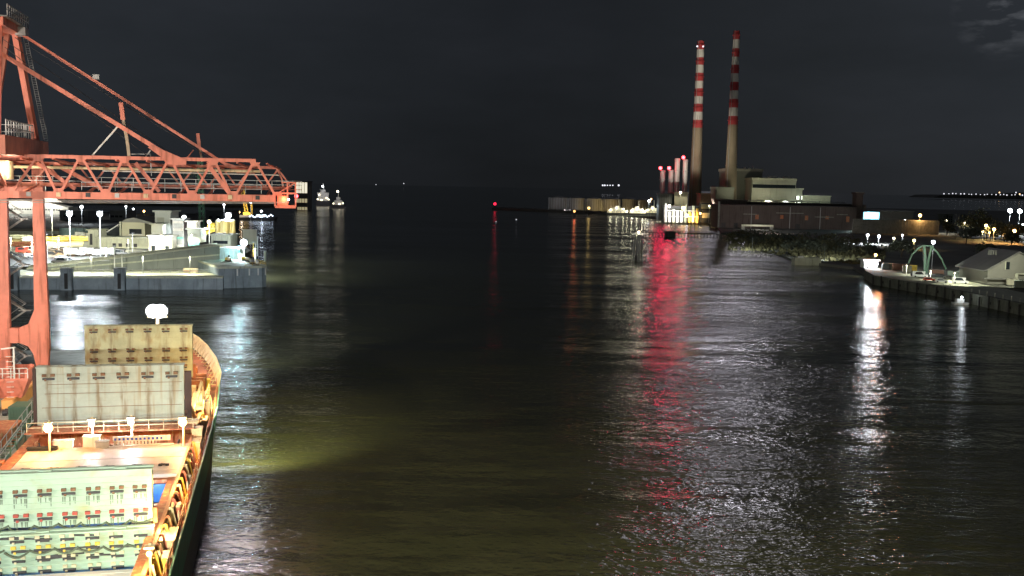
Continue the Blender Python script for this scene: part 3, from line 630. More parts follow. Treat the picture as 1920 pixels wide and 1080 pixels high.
m = MB(); m.tube((-30, 39.5, 32.5), (19, 39.5, 32.9), .05, n=5); m.tube((-30, 40.5, 32.2), (19, 40.5, 32.75), .05, n=5); m.tube((-30, 43, 32.6), (19, 43, 32.9), .05, n=5)
C('hoist_rope', m, GALV)
# end platform and its red lit cage
m = MB(); bx0, bx1 = 17.0, 20.0
for Y in (38., 41.5):
    m.beam((bx0, Y, 32.4), (bx1, Y, 32.4), .22); m.beam((bx0, Y, 34.3), (bx1, Y, 34.3), .22)
    for x in (bx0, (bx0 + bx1) / 2 + .3, bx1): m.beam((x, Y, 32.4), (x, Y, 34.3 if x < 18.5 else 35.9), .2)
    m.beam((bx0 + .4, Y, 34.3), (bx1, Y, 35.9), .12)
    m.beam((bx0 + 1, Y, 35.9), (bx1, Y, 35.9), .16)
for x in (bx0, bx1): m.beam((x, 38, 32.4), (x, 41.5, 32.4), .2); m.beam((x, 38, 34.3), (x, 41.5, 34.3), .2)
m.box(bx0, bx1, 38, 41.5, 32.1, 32.25)
m.box(bx0 + .3, bx0 + 1.8, 39.5, 40.8, 32.3, 33.9)
C('end_cage', m)
C('boom_tip_arc', MB().beam((17.2, YF, 38.), (18.0, YF, 36.4), .25).beam((18.0, YF, 36.4), (18.4, YF, 33.4), .25))
k = C('warning_light', MB().box(bx1 - .2, bx1 + .3, 39, 39.5, 34.1, 34.3), DARK); MB().ball((bx1 + .1, 38.6, 33.9), .28).build('bulb', E_RED, k)
light('POINT', (bx0 + 1.6, 36.6, 33.5), 130, (1, .25, .12), CRANE, .2, world=False); light('POINT', (bx0 + 1.3, 39.0, 33.4), 110, (1, .35, .15), CRANE, .2, world=False)
k = C('warning_light', MB().box(bx0 + 1.75, bx0 + 2.1, 37.9, 38.1, 33.7, 33.8), DARK); MB().ball((bx0 + 1.95, 37.7, 33.4), .16).build('bulb', E_WH, k)
# A-frame, apex and stays
AP = 57.3
k = lambda a, b_, w_, n_='mast_leg', mm=None: C(n_, MB().beam(a, b_, w_), mm)
k((LX - .2, 51.5, 41.4), (-20., 47, AP), .85); k((LX - .2, 30, 41.4), (-20.2, 39, AP), .85)
k((-38, 50, 41.4), (-21, 46, AP), .7); k((-38, 31, 41.4), (-21, 40, AP), .7)
a_, b_ = xz(-6, 262, 47), xz(14, 62, 47)
k((a_[0] - .6, 47, a_[1]), (b_[0], 47, b_[1]), .7, mm=ORANGE2)
C('apex_beam', MB().box(-21.3, -19.2, 37, 48, AP - .6, AP + .5))
m = MB(); m.box(-22.5, -18.6, 36.5, 48.6, AP + .52, AP + .62); rail(m, [(-22.5, 48.5, AP + .62), (-18.5, 48.5, AP + .62), (-18.5, 36.5, AP + .62)], 1.5, .06, 1.2); m.tube((-20.6, 47, AP + .6), (-19.3, 47, AP + .6), .7, n=12); m.box(-19.6, -18.2, 45, 47, AP - .9, AP + .3); C('apex_platform', m, GALV)
p1, p2 = xz(325, 300, YN), xz(432, 315, YF)
s0 = xz(-20, 88, YN)
C('forestay', MB().beam((p1[0] + (-19.9 - p1[0]) * 1.22, YN, p1[1] + (52.9 - p1[1]) * 1.22), (p1[0], YN, p1[1] + .2), .42, .6)); C('forestay', MB().beam((-19.6, YF, AP - .2), (p2[0], YF, p2[1] + .1), .3, .42))
C('stay_lug', MB().prism([(p1[0] - 3.4, 40.5), (p1[0] - 3., 40.9), (p1[0] + 1.8, 38.9), (p1[0] + 1.8, 38.2), (p1[0], 38.0)], 'y', YN - .35, YN + .35))
C('stay_lug', MB().prism([(p2[0] - 1.6, 39.0), (p2[0] + 3.4, 37.6), (p2[0] + 3.2, 37.0), (p2[0] + 1, 37.2)], 'y', YF - .3, YF + .3))
# link posts hanging between stay and boom
def link(pxs, Y, wd, mm=None):
    pts = [xz(px_, py_, Y) for px_, py_ in pxs]; k = MB()
    for u, v in zip(pts, pts[1:]): k.beam((u[0], Y, u[1]), (v[0], Y, v[1]), wd)
    C('link_post', k, mm)
link([(227, 193), (231, 225)], YN + .6, .6); link([(231, 225), (238, 260), (243, 300)], YN + .6, .42, mat('link_steel', (.5, .4, .28), .5)); link([(222, 236), (169, 296)], YN + .8, .22, WHITE)
link([(371, 250), (374, 278)], YF + .4, .5); link([(374, 278), (379, 303)], YF + .4, .3, mat('link_steel', (.5, .4, .28), .5)); link([(363, 281), (345, 303)], YF + .5, .16)
link([(282, 282), (270, 298)], YN + 3, .15, WHITE); link([(246, 289), (282, 289), (284, 330)], YN + 3, .12, GALV)
C('stay_clamp', MB().box(-9.3, -8.4, YF - .3, YF + .3, 50.6, 51.3), GALV)
# ladder up the mast leg
m = MB(); a = Vector((LX + .9, 52, 41.6)); b_ = Vector((-19.2, 47.6, AP))
for o_ in (0, .55):
    m.beam(a + Vector((o_, 0, 0)), b_ + Vector((o_, 0, 0)), .05)
for i in range(46):
    p = a.lerp(b_, i / 46); m.beam(p, p + Vector((.55, 0, 0)), .04)
C('ladder', m, mat('ladder_steel', (.22, .23, .22), .5))
# zig-zag stairs on the quay side of the far leg, behind
m = MB(); sx0, sx1 = -26.5, -21.5; z = 4.2; fl = 0
while z < 31:
    a = Vector((sx0 if fl % 2 == 0 else sx1, 54.5, z)); b_ = Vector((sx1 if fl % 2 == 0 else sx0, 54.5, z + 3.6))
    for dy in (0, .9):
        m.beam(a + Vector((0, dy, 0)), b_ + Vector((0, dy, 0)), .14, .22); m.beam(a + Vector((0, dy, 1.1)), b_ + Vector((0, dy, 1.1)), .07)
    for i in range(12): p = a.lerp(b_, i / 12); m.box(p.x - .15, p.x + .15, 54.5, 55.4, p.z, p.z + .06)
    m.box(b_.x - .9, b_.x + .9, 54.3, 55.6, b_.z, b_.z + .1); z += 3.6; fl += 1
C('stairway', m, GALV)
# operator platform low on the near leg
m = MB(); px_ = -17.4
m.box(px_ - 4, px_ + 1.3, 31.5, 35.5, 8.2, 8.5); m.add([(px_ - 4, 31.5, 8.2), (px_ + 1.3, 31.5, 8.2), (px_ + .2, 32.5, 5.6), (px_ - 4, 32.5, 5.6), (px_ + 1.3, 35.5, 8.2), (px_ + .2, 34.5, 5.6)], [(0, 1, 2, 3), (1, 4, 5, 2)])
m.box(px_ + .9, px_ + 1.3, 31.5, 35.5, 8.5, 9.6); m.box(px_ - 4, px_ + 1.3, 35.2, 35.5, 8.5, 9.8); m.box(px_ - 3, px_ - 1.4, 32.5, 34, 8.5, 11.)
C('operator_platform', m)
m = MB(); rail(m, [(px_ - 4, 31.5, 8.5), (px_ + 1.3, 31.5, 8.5)], 1.4, .05, .9); m.beam((px_ - .4, 31.6, 8.5), (px_ - .4, 31.6, 12.8), .2); m.beam((px_ - 2, 31.6, 12.6), (px_ - .2, 31.6, 12.8), .18)
for i in range(10): m.box(px_ - 1.4, px_ - .5, 31.5, 31.6, 5.2 + i * .7, 5.28 + i * .7)
C('platform_railing', m, WHITE)
C('control_cabin', MB().box(-22.5, -19.6, 39.2, 42, 35.6, 38.2), CREAM); light('POINT', (-19.2, 38.6, 37), 900, LC['ww'], CRANE, .2, world=False)
# boom floodlights
for x in (-13, 1, 12):
    k = C('boom_floodlight', MB().box(x - .4, x + .4, 41.5, 42.3, 33.0, 33.5), DARK)
    light('SPOT', (x, 42, 32.7), 9000, (1, .78, .5), CRANE, .3, world=False, target=(x + .2, 38, 4), size=R(110), blend=.6)
light('SPOT', (10, 41.5, 32.7), 17000, (1, .84, .92), CRANE, .35, world=False, target=(13, -22, 0), size=R(26), blend=.8)

# high masts on the quay (outside the left edge of the frame) that light crane and ship
def highmast(lx, ly, z, power, label, target=None):
    p = loc2w(lx, ly, 4); t = thing('high_mast_light', label, 'light', p, AZ, 'high mast lights along the quay')
    MB().tube((0, 0, 0), (0, 0, z - 4), .45, .2, 10).build('pole', GALV, t); MB().tube((0, 0, z - 4), (0, 0, z - 3.6), 1.4, n=12).build('lamp_head', DARK, t)
    for i in range(6): q_ = i * PI / 3; MB().ball((1.2 * math.cos(q_), 1.2 * math.sin(q_), z - 4.3), .3).build('bulb', E_OR, t)
    light('POINT', (p.x + 1, p.y, z - 1.2), power, (1, .84, .70), t, .6)
highmast(-46, 2, 30, 85000, 'tall quay light mast between the crane and the near berth')
highmast(-44, -62, 34, 115000, 'tall quay light mast farthest back on the near quay')
# clutter on the quay beside the ship
def quaybox(lx, ly, w_, d_, h_, mm, name, label, cat):
    t = thing(name, label, cat, loc2w(lx, ly, 4), AZ + rnd.uniform(-.1, .1)); MB().box(-w_ / 2, w_ / 2, -d_ / 2, d_ / 2, .15, h_).build('body', mm, t)
    k = MB(); n = 7
    for i in range(n): x = -w_ / 2 + w_ * (i + .5) / n; k.box(x - .08, x + .08, -d_ / 2 - .06, -d_ / 2 - .002, .3, h_ - .15)
    k.build('rib', mm, t); k = MB()
    for sx in (-1, 1):
        for sy in (-1, 1): k.cb((sx * (w_ / 2 - .2), sy * (d_ / 2 - .2), 0), .3, .3, .15)
    k.build('foot', DARK, t); k = MB(); k.box(-w_ / 2 - .04, w_ / 2 + .04, -d_ / 2 - .04, d_ / 2 + .04, h_ + .002, h_ + .12); k.build('lid', mm, t)
quaybox(-14.6, 22, 2.4, 3.4, 2.8, GREEN, 'skip_bin', 'green steel bin on the quay beside the ship', 'bin')
quaybox(-14.4, 13, 2.4, 5, 2.2, OXIDE, 'steel_bin', 'rust red steel bin on the quay edge', 'bin')
quaybox(-12.4, 29, 1.8, 2.6, 3.2, WHITE, 'site_cabin', 'small white cabin on the quay beside the platform', 'cabin')
quaybox(-15.6, 5, 2.4, 4, 3., GREEN, 'steel_bin', 'dark green steel bin nearest the camera on the quay', 'bin')
t = thing('gangway', 'grey aluminium gangway sloping from the quay up to the ship', 'gangway', loc2w(-12.5, 2, 4.), AZ)
m = MB()
for dx in (-.5, .5):
    m.beam((dx, -6, .3), (dx + 2.2, 8, 4.6), .12, .2); m.beam((dx, -6, 1.4), (dx + 2.2, 8, 5.7), .07)
    for i in range(11): f = i / 10; m.beam((dx + 2.2 * f, -6 + 14 * f, .3 + 4.3 * f), (dx + 2.2 * f, -6 + 14 * f, 1.4 + 4.3 * f), .06)
m.build('truss_frame', GALV, t); m = MB()
for i in range(24): f = i / 23; m.box(-.45 + 2.2 * f, .45 + 2.2 * f, -6 + 14 * f - .15, -6 + 14 * f + .15, .32 + 4.3 * f, .38 + 4.3 * f)
m.build('tread', GREEN, t)
for i, (lx, ly) in enumerate(((-11, -5), (-11, 14), (-11, 38), (-11.2, 60))):
    t = thing('mooring_bollard', ['black bollard on the quay edge nearest the camera', 'black bollard on the quay edge by the red bin', 'black bollard on the quay edge near the far crane leg', 'black bollard at the far end of the quay edge'][i], 'bollard', loc2w(lx, ly, 4), AZ, 'mooring bollards on the near quay')
    MB().tube((0, 0, 0), (0, 0, .7), .28, .24, 10).tube((0, 0, .7), (0, 0, .95), .42, .36, 10).build('post', BLACK, t)
t = thing('parked_van', 'pale van parked on the near quay behind the crane legs', 'van', loc2w(-27, 62, 4), AZ)
MB().prism([(-2.8, .35), (2.8, .35), (2.8, 1.2), (1.9, 2.3), (-2.8, 2.3)], 'y', -1, 1).build('body', PAINT['white'], t); MB().prism([(2.3, 1.3), (1.7, 2.1), (.6, 2.1), (.6, 1.3)], 'y', -1.02, 1.02).build('window', GLASS, t)
for sx in (-1.8, 1.8):
    for sy in (-1, 1): MB().tube((sx, sy - .1, .34), (sx, sy + .04, .34), .34, n=10).build('wheel', TYRE, t)

# ================================================================== LEFT PIER AND PORT
def wpoly(mb, pix, z, z0, mi=0):
    """prism whose top outline is given by pixels at height z"""
    P = [at(px, py, z=z) for px, py in pix]; mb.prism([(p.x, p.y) for p in P], 'z', z0, z, mi)
# pier: front apron
A0 = at(-260, 520, z=3.9); A1 = at(412, 521, z=3.9)
dv = (A1 - A0); dv.z = 0; dv.normalize(); nv = Vector((-dv.y, dv.x, 0))
def pp(s, n, z): v = A0 + dv * s + nv * n; return (v.x, v.y, z)
LEN = (A1 - A0).length
def pbx(mb, s0, s1, n0, n1, z0, z1, mi=0):
    c = [pp(s0, n0, 0), pp(s1, n0, 0), pp(s1, n1, 0), pp(s0, n1, 0)]
    mb.add([(x, y, z0) for x, y, _ in c] + [(x, y, z1) for x, y, _ in c], [(0, 3, 2, 1), (4, 5, 6, 7), (0, 1, 5, 4), (1, 2, 6, 5), (2, 3, 7, 6), (3, 0, 4, 7)], mi)
def s_at(px, n=0):
    """distance along the pier where the pixel column px meets it"""
    a, _ = ray(px, 520); P0 = A0 + nv * n; t_ = (a * P0.y - P0.x) / (dv.x - a * dv.y); return t_
m = MB(); pbx(m, -60, LEN + 1, 0, 26, -2, 3.75); struct('pier_wall', m, CONCD)
m = MB(); pbx(m, -60, LEN + 1, -.25, 25, 3.754, 4.3); struct('pier_deck', m, CONCL)
for i, px in enumerate((26, 127, 226, 318)):
    s = s_at(px) if i < 3 else 0
    if i == 3: continue
    t = thing('fender_dolphin', ['leftmost dark concrete fender block on the pier face', 'middle dark concrete fender block on the pier face', 'right dark concrete fender block on the pier face'][i], 'fender', Vector(pp(s, -1, 0)), math.atan2(dv.y, dv.x), 'fender blocks along the pier face')
    MB().box(-1.7, 1.7, -1.3, 1.6, -1, 6.9).build('block', CONCD, t); MB().box(-1.9, 1.9, -1.5, 1.8, 6.903, 7.2).build('cap', CONC, t); MB().box(-.5, .5, -1.62, -1.303, .5, 5.5).build('rubber_pad', BLACK, t)
# pier head: rounded high block at the right end
PH = at(412, 540, z=0); m = MB(); pts = []
e0 = at(410, 541, z=0); e1 = at(503, 538, z=0); wdt = (e1 - e0).length
u = (e1 - e0).normalized(); n_ = Vector((-u.y, u.x, 0))
outl = [(0, 0), (wdt * .86, -.6), (wdt * .97, .8), (wdt + .3, 5), (wdt + .3, 40), (wdt - 3, 52), (0, 52)]
pts = [(e0 + u * a + n_ * b_) for a, b_ in outl]
m.prism([(p.x, p.y) for p in pts], 'z', -2, 6.6); struct('pier_head', m, CONCD)
m = MB(); pts2 = [(e0 + u * (a + (.15 if a > 1 else 0)) + n_ * (b_ - .15)) for a, b_ in outl]; m.prism([(p.x, p.y) for p in pts2], 'z', 6.603, 7.3); struct('pier_head_deck', m, CONCL)
pw = thing('tide_ladder', 'white tide boards and ladders on the pier head wall', 'ladder', e0, math.atan2(u.y, u.x))
for f in (.36, .6, .78, .93):
    MB().box(wdt * f - .2, wdt * f + .2, -.95, -.75, 4.2, 6.5).build('tide_board', WHITE, pw)
# inner yard (asphalt) and waterside ground
gm = MB()
gy = [(-2600, 386), (-1000, 376), at(412, 505, z=4.3).x, 0]
yl = at(-700, 505, z=4.4); 
edge = [at(-900, 500, z=4.2), at(415, 500, z=4.2), at(470, 470, z=4.2), at(425, 432, z=4.2), at(440, 410, z=4.2), at(230, 398, z=4.2), at(-900, 380, z=4.2)]
gm.prism([(p.x, p.y) for p in edge], 'z', -2, 4.2); struct('yard_ground', gm, ASPH)
gm = MB(); gm.add([at(-400, 462, z=4.22), at(155, 462, z=4.22), at(162, 430, z=4.22), at(-400, 424, z=4.22)], [(0, 1, 2, 3)]); struct('gravel_ground', gm, SOIL)
for i, (py, x0_, x1_) in enumerate(((436, -20, 158), (443, -10, 158), (450, 95, 160), (431, 10, 120))):
    gm = MB(); a, c = at(x0_, py, z=4.25), at(x1_, py - 1.5, z=4.25); gm.add([a, c, c + Vector((0, 7, 0)), a + Vector((0, 7, 0))], [(0, 1, 2, 3)]); struct('road_marking', gm, CONCL if i % 2 else SOIL)
# ramp viaduct
t = thing('ramp_viaduct', 'long concrete ramp rising to the right behind the pier apron', 'ramp', (at(90, 503, z=4.3).x, at(90, 503, z=4.3).y, 4.3))
r0, r1 = at(50, 507, z=4.3), at(412, 503, z=4.3)
ud = (r1 - r0); ud.z = 0; RL = ud.length; ud.normalize(); un = Vector((-ud.y, ud.x, 0)); r0 = Vector((r0.x, r0.y, 0))
h1 = at(412, 461, d=r1.y).z; h0 = 4.45
m = MB(); q4 = [r0, r0 + ud * RL, r0 + ud * RL + un * 9, r0 + un * 9]
m.add([(q4[0].x, q4[0].y, 4.3), (q4[1].x, q4[1].y, 4.3), (q4[2].x, q4[2].y, 4.3), (q4[3].x, q4[3].y, 4.3), (q4[0].x, q4[0].y, h0), (q4[1].x, q4[1].y, h1), (q4[2].x, q4[2].y, h1), (q4[3].x, q4[3].y, h0)],
      [(0, 3, 2, 1), (4, 5, 6, 7), (0, 1, 5, 4), (1, 2, 6, 5), (2, 3, 7, 6), (3, 0, 4, 7)])
m.build('ramp_wall', mat('ramp_concrete', (.26, .28, .25), .8, 0, .18, .12, (.18, .19, .17), (.2, .2, .06)), t, world=True)
m = MB()
for nn in (-.2, 8.8): m.beam(r0 + un * nn + Vector((0, 0, h0 + .45)), r0 + ud * RL + un * nn + Vector((0, 0, h1 + .3)), .5, .6)
m.build('parapet', CONCL, t, world=True)
for i in range(1, 12): p = r0 + ud * RL * i / 12; MB().beam((p.x, p.y, 4.35), (p.x, p.y, h0 + (h1 - h0) * i / 12), .3, .12).build('joint_rib', CONC, t, world=True)
m = MB(); m.beam(r0 + ud * RL * .12 - un * .05 + Vector((0, 0, 4.6)), r0 + ud * RL - un * .05 + Vector((0, 0, 4 + (h1 - 4) * .62)), .25, .5); m.build('ledge', CONCL, t, world=True)
# ramp end tower and platform (white-ish blocks near the head)
t, W_, H_ = block('ramp_tower', 'pale block at the top end of the concrete ramp below the silos', 'building', 396, 432, 442, 462, 388, 10, CONCL); MB().box(1, W_ - 1, -.6, -.003, 1, 2.2).build('window', GLASS, t)
t, W_, H_ = block('pump_house', 'pale ribbed cabin standing on the pier head beside the teal post', 'cabin', 413, 446, 467, 488, 373, 8, WHITE, ribs=8); MB().box(W_ * .45, W_ * .45 + .6, -.2, -.003, 1.2, 1.9).build('window', GLASS, t)
t, W_, H_ = block('sheet_pile_screen', 'tall flat grey screen board standing on the pier head', 'screen', 455, 481, 430, 458, 392, .6, CLADP, cap=False)
MB().box(.3, .7, .62, 1, -8, 0).build('leg', GALV, t); MB().box(W_ - .7, W_ - .3, .62, 1, -8, 0).build('leg', GALV, t)
# silos
tt = []
for i, px in enumerate((409, 416, 424, 433, 438)):
    p = at(px, 440, d=430); zt = at(px, 414 + (i % 2), d=430).z; rr = [1.1, .9, 2.0, .9, .8][i]
    t = thing('storage_silo', ['leftmost slim yellow lit silo', 'second slim yellow lit silo from the left', 'widest yellow lit silo in the middle of the silo row', 'slim silo just right of the widest silo', 'rightmost slim silo of the silo row'][i], 'silo', (p.x, p.y, 4.2), 0, 'yellow lit silos by the pier head')
    MB().tube((0, 0, 0), (0, 0, zt - 4.2), rr, n=16).build('shell', SILO, t, smooth=False); MB().tube((0, 0, zt - 4.2), (0, 0, zt - 3.4), rr, .2, 16).build('cone_roof', WHITE, t); MB().tube((0, 0, (zt - 4) * .5), (0, 0, (zt - 4) * .5 + .3), rr + .1, n=16).build('band', GALV, t)
light('SPOT', at(422, 440, d=405), 22000, (1, .85, .45), None, .4, name='silo_light', target=at(424, 422, d=430), size=R(110))  # fill spot added to brighten the silos
# terminal shed with curved roof
t, W_, H_ = block('terminal_shed', 'cream port shed with a curved roof and one dark strip window', 'building', 229, 272, 417, 449, 480, 34, mat('cream_cladding', (.50, .48, .33), .6, 0, .08, .1), cap=False, zb=4.2)
MB().box(2, W_, 34.01, 34.3, 0, 1).build('plinth', CONC, t)
m = MB(); prof = [(-.8, H_), (W_ * .22, H_ + 1.6), (W_ * .5, H_ + 2.3), (W_ * .8, H_ + 1.6), (W_ + 6, H_ - .5), (W_ + 6, H_ - .9), (W_ * .8, H_ + .01), (-.8, H_ + .01)]
m.prism(prof, 'y', -.6, 34.6); m.build('roof', ROOFG, t)
MB().box(W_ * .32, W_ * .86, -.12, -.004, H_ * .52, H_ * .73).build('window', GLASS, t); MB().box(W_ * .28, W_ * .9, -.08, -.003, H_ * .47, H_ * .51).build('sill', WHITE, t)
MB().box(-1.0, -.3, -.4, .4, 0, H_ + .4).build('corner_column', CONCL, t)
t, W_, H_ = block('terminal_annex', 'dark glazed annex with a sloping white roof edge left of the curved shed', 'building', 184, 228, 425, 444, 482, 20, GLASS, cap=False)
m = MB(); m.prism([(-6, 1.5), (W_ * .4, 2.6), (W_, H_ + 2), (W_, H_ + 1.5), (W_ * .4, 2.1), (-6, 1.1)], 'y', -1, 20); m.build('roof', WHITE, t)
MB().box(-1, W_, -1.2, -.4, -.8, .3).build('parapet', CONCL, t)
t, W_, H_ = block('stair_tower', 'cream gate block with a dark doorway at the left end of the long low wall', 'building', 165, 184, 432, 458, 470, 10, CONCL, zb=4.2); MB().box(W_ * .2, W_ * .45, -.1, -.003, 1, H_ * .8).build('door', DARK, t)
t, W_, H_ = block('low_wall_building', 'long low pale building in front of the curved shed', 'building', 183, 325, 447, 459, 466, 9, CONCL, zb=4.2)
windows(t, [W_ * f for f in (.22, .3, .4, .5)], [.6], 0, 1.6, 1.6, DARK, 'door')
t, W_, H_ = block('tower_block', 'tall grey port tower block right of the curved shed', 'building', 291, 320, 398, 449, 478, 12, mat('tower_cladding', (.30, .32, .29), .6, 0, .1, .1), zb=4.2)
MB().box(W_ * .15, W_ * .6, -.15, -.004, H_ * .25, H_ * .85).build('recess_panel', CLADG, t); MB().box(W_ * .12, W_ * .3, -.5, -.16, 0, H_ * .5).build('duct', GALV, t)
t, W_, H_ = block('grey_kiosk', 'square grey block standing in front of the tower block', 'building', 284, 305, 421, 442, 470, 5, CLADP); MB().box(-.2, W_ + .2, -.2, 5.2, -.5, -.003).build('plinth', WHITE, t)
t, W_, H_ = block('white_depot', 'overexposed white depot unit lit by floodlights under the tower block', 'building', 279, 322, 443, 462, 452, 7, WHITE, zb=4.2); windows(t, [W_ * .2, W_ * .8], [0], 0, 1.8, 2.4, GLASS, 'door')
t, W_, H_ = block('grey_substation', 'grey substation cube on the quay between tower block and silos', 'building', 352, 376, 431, 455, 432, 8, mat('substation_panel', (.26, .29, .27), .6, 0, .08, .1)); MB().box(.4, W_ - .4, -.15, -.003, -2.5, .5).build('base_panel', TEAL, t)
t, W_, H_ = block('plant_house', 'small white plant house with an orange lit hopper beside it', 'building', 351, 368, 416, 428, 452, 6, WHITE); MB().tube((W_ * 1.3, 2, -3), (W_ * 2.6, 2, -1.), .8, n=8).build('chute', YEL, t); MB().ball((W_ * 2.6, 2, .5), 2.4).build('hopper', YEL, t)
t, W_, H_ = block('office_stack', 'three storey white and teal cabins right of the tower block', 'cabin', 324, 345, 412, 458, 460, 6, GALV, zb=4.2)
for z in (.1, .36, .64, .88): MB().box(.2, W_ - .2, -.3, -.004, H_ * z, H_ * z + 1.1).build('cabin_panel', TEAL if .3 < z < .4 else WHITE, t)
# low tanks (teal-white domes) at left
for i, (px, w_) in enumerate(((131, 12), (152, 9))):
    p = at(px, 431, d=560); t = thing('domed_tank', ['larger pale teal domed tank behind the yard', 'smaller pale teal domed tank behind the yard'][i], 'tank', (p.x, p.y, 4.2), 0, 'domed tanks behind the yard')
    rr = w_ * .30; MB().tube((0, 0, 0), (0, 0, 4.4), rr * 1.5, n=20).build('shell', mat('tank_teal', (.45, .66, .62), .5), t); MB().tube((0, 0, 4.4), (0, 0, 5.8), rr * 1.5, .3, 20).build('dome', WHITE, t)
# moored ferry far left
F0 = at(-60, 417, z=0); F1 = at(112, 417, z=0)
t = thing('moored_ferry', 'long pale ferry with a white funnel block moored beyond the port yard', 'ship', ((F0.x + F1.x) / 2, 836, 0)); fw = (F1 - F0).length / 2
m = MB(); m.prism([(-fw, -.5), (fw * .9, -.5), (fw, 6), (-fw, 6)], 'y', -9, 9); m.build('hull', mat('ferry_hull', (.26, .28, .27), .4), t)
m = MB(); m.prism([(-fw, 6.003), (fw, 6.003), (fw * .98, 12), (-fw, 12)], 'y', -9, 9); m.build('deckhouse', mat('ferry_white', (.45, .46, .42), .5, 0, .1, .05), t)
m = MB(); m.prism([(-fw * .9, 12.003), (fw * .9, 12.003), (fw * .35, 16), (-fw * .9, 16)], 'y', -8, 8); m.prism([(fw * .1, 16.003), (fw * .8, 16.003), (fw * .42, 23), (fw * .2, 23)], 'y', -7, 7); m.build('upper_deck', WHITE, t)
for i in range(26): x = -fw * .9 + i * fw * 1.7 / 26; MB().box(x, x + 1.4, -9.15, -9.003, 9.2, 10.2).build('window', GLASS, t)
MB().tube((fw * .3, 0, 23), (fw * .3, 0, 30), .3).build('mast', WHITE, t)
for px, py, p_ in ((20, 388, 26000), (88, 386, 26000)): q_ = at(px, py, d=815); light('POINT', (q_.x, q_.y, q_.z + 6), p_, (1, .95, .85), t, .8)
# green lattice crane and yellow jib far behind
def lattice(t, a, b_, w_, m_, name='jib', n=10):
    k = MB(); a, b_ = Vector(a), Vector(b_); d_ = (b_ - a); dn = d_.normalized(); s_ = dn.cross(Vector((0, 1, 0))).normalized() * w_ / 2; y_ = Vector((0, w_ / 2, 0))
    cs = [s_ + y_, s_ - y_, -s_ - y_, -s_ + y_]
    for c in cs: k.beam(a + c, b_ + c, w_ * .14)
    for i in range(n):
        for j in range(4): k.beam(a + d_ * i / n + cs[j], a + d_ * (i + 1) / n + cs[(j + 1) % 4], w_ * .1)
    return k.build(name, m_, t)
p = at(379, 425, z=4.2, d=None); p = at(379, 425, d=560)
t = thing('lattice_tower_crane', 'thin green lattice crane mast rising behind the port sheds', 'crane', (p.x, p.y, 4.2)); lattice(t, (0, 0, 0), (-.6, 0, at(378, 372, d=560).z + 16), 2.2, mat('green_lattice', (.16, .42, .26), .6), 'mast', 16); MB().box(-2, 2, -2, 2, 0, 1.5).build('base', CONC, t); lattice(t, (-10, 0, 34), (14, 0, 34.4), 1.4, GREEN, 'jib', 12)
p = at(463, 403, d=980); t = thing('yellow_jib_crane', 'yellow lattice jib crane leaning left behind the blue lit work barge', 'crane', (p.x, p.y, 3)); q_ = at(456, 366, d=980)
lattice(t, (0, 0, 2), (q_.x - p.x - 1, 0, q_.z + 4), 2.6, mat('yellow_lattice', (.7, .55, .16), .6), 'jib', 9); MB().box(-3, 4, -3, 3, 0, 3).build('cab', YEL, t); lattice(t, (5, 0, 1), (4.6, 0, 13), .9, YEL, 'gantry', 6)
light('SPOT', (p.x - 2, p.y - 19, 6), 40000, LC['y'], t, .5, target=(p.x, p.y, 16), size=R(100))
# work barge with blue-white lights
p0, p1_ = at(436, 412, z=0), at(516, 414, z=0); t = thing('work_barge', 'low dark work barge carrying a line of blue white lights behind the pier', 'barge', ((p0.x + p1_.x) / 2, p0.y, 0)); bw = (p1_.x - p0.x) / 2
MB().prism([(-bw, 2.2), (bw, 3.2), (bw * .93, -.5), (-bw * .98, -.5)], 'y', -5, 5).build('hull', DARK, t)
m = MB(); m.box(-bw * .9, -bw * .2, -3, 3, 2.3, 4.5); m.box(bw * .1, bw * .5, -3, 3, 2.6, 5.5); m.build('deckhouse', WHITE, t)
for i in range(14):
    x = -bw * .15 + i * bw * 1.1 / 14; MB().ball((x, -5.3, 3.6 + .9 * math.sin(i * 1.7) + i * .08), .62).build('deck_lamp', emat('lamp_blue_white', (.7, .82, 1), 5), t)
light('POINT', (t.location.x + bw * .4, p0.y - 7, 6), 900, (.7, .82, 1), t, .8); light('POINT', (t.location.x - bw * .5, p0.y - 7, 6), 700, (1, .8, .6), t, .8)
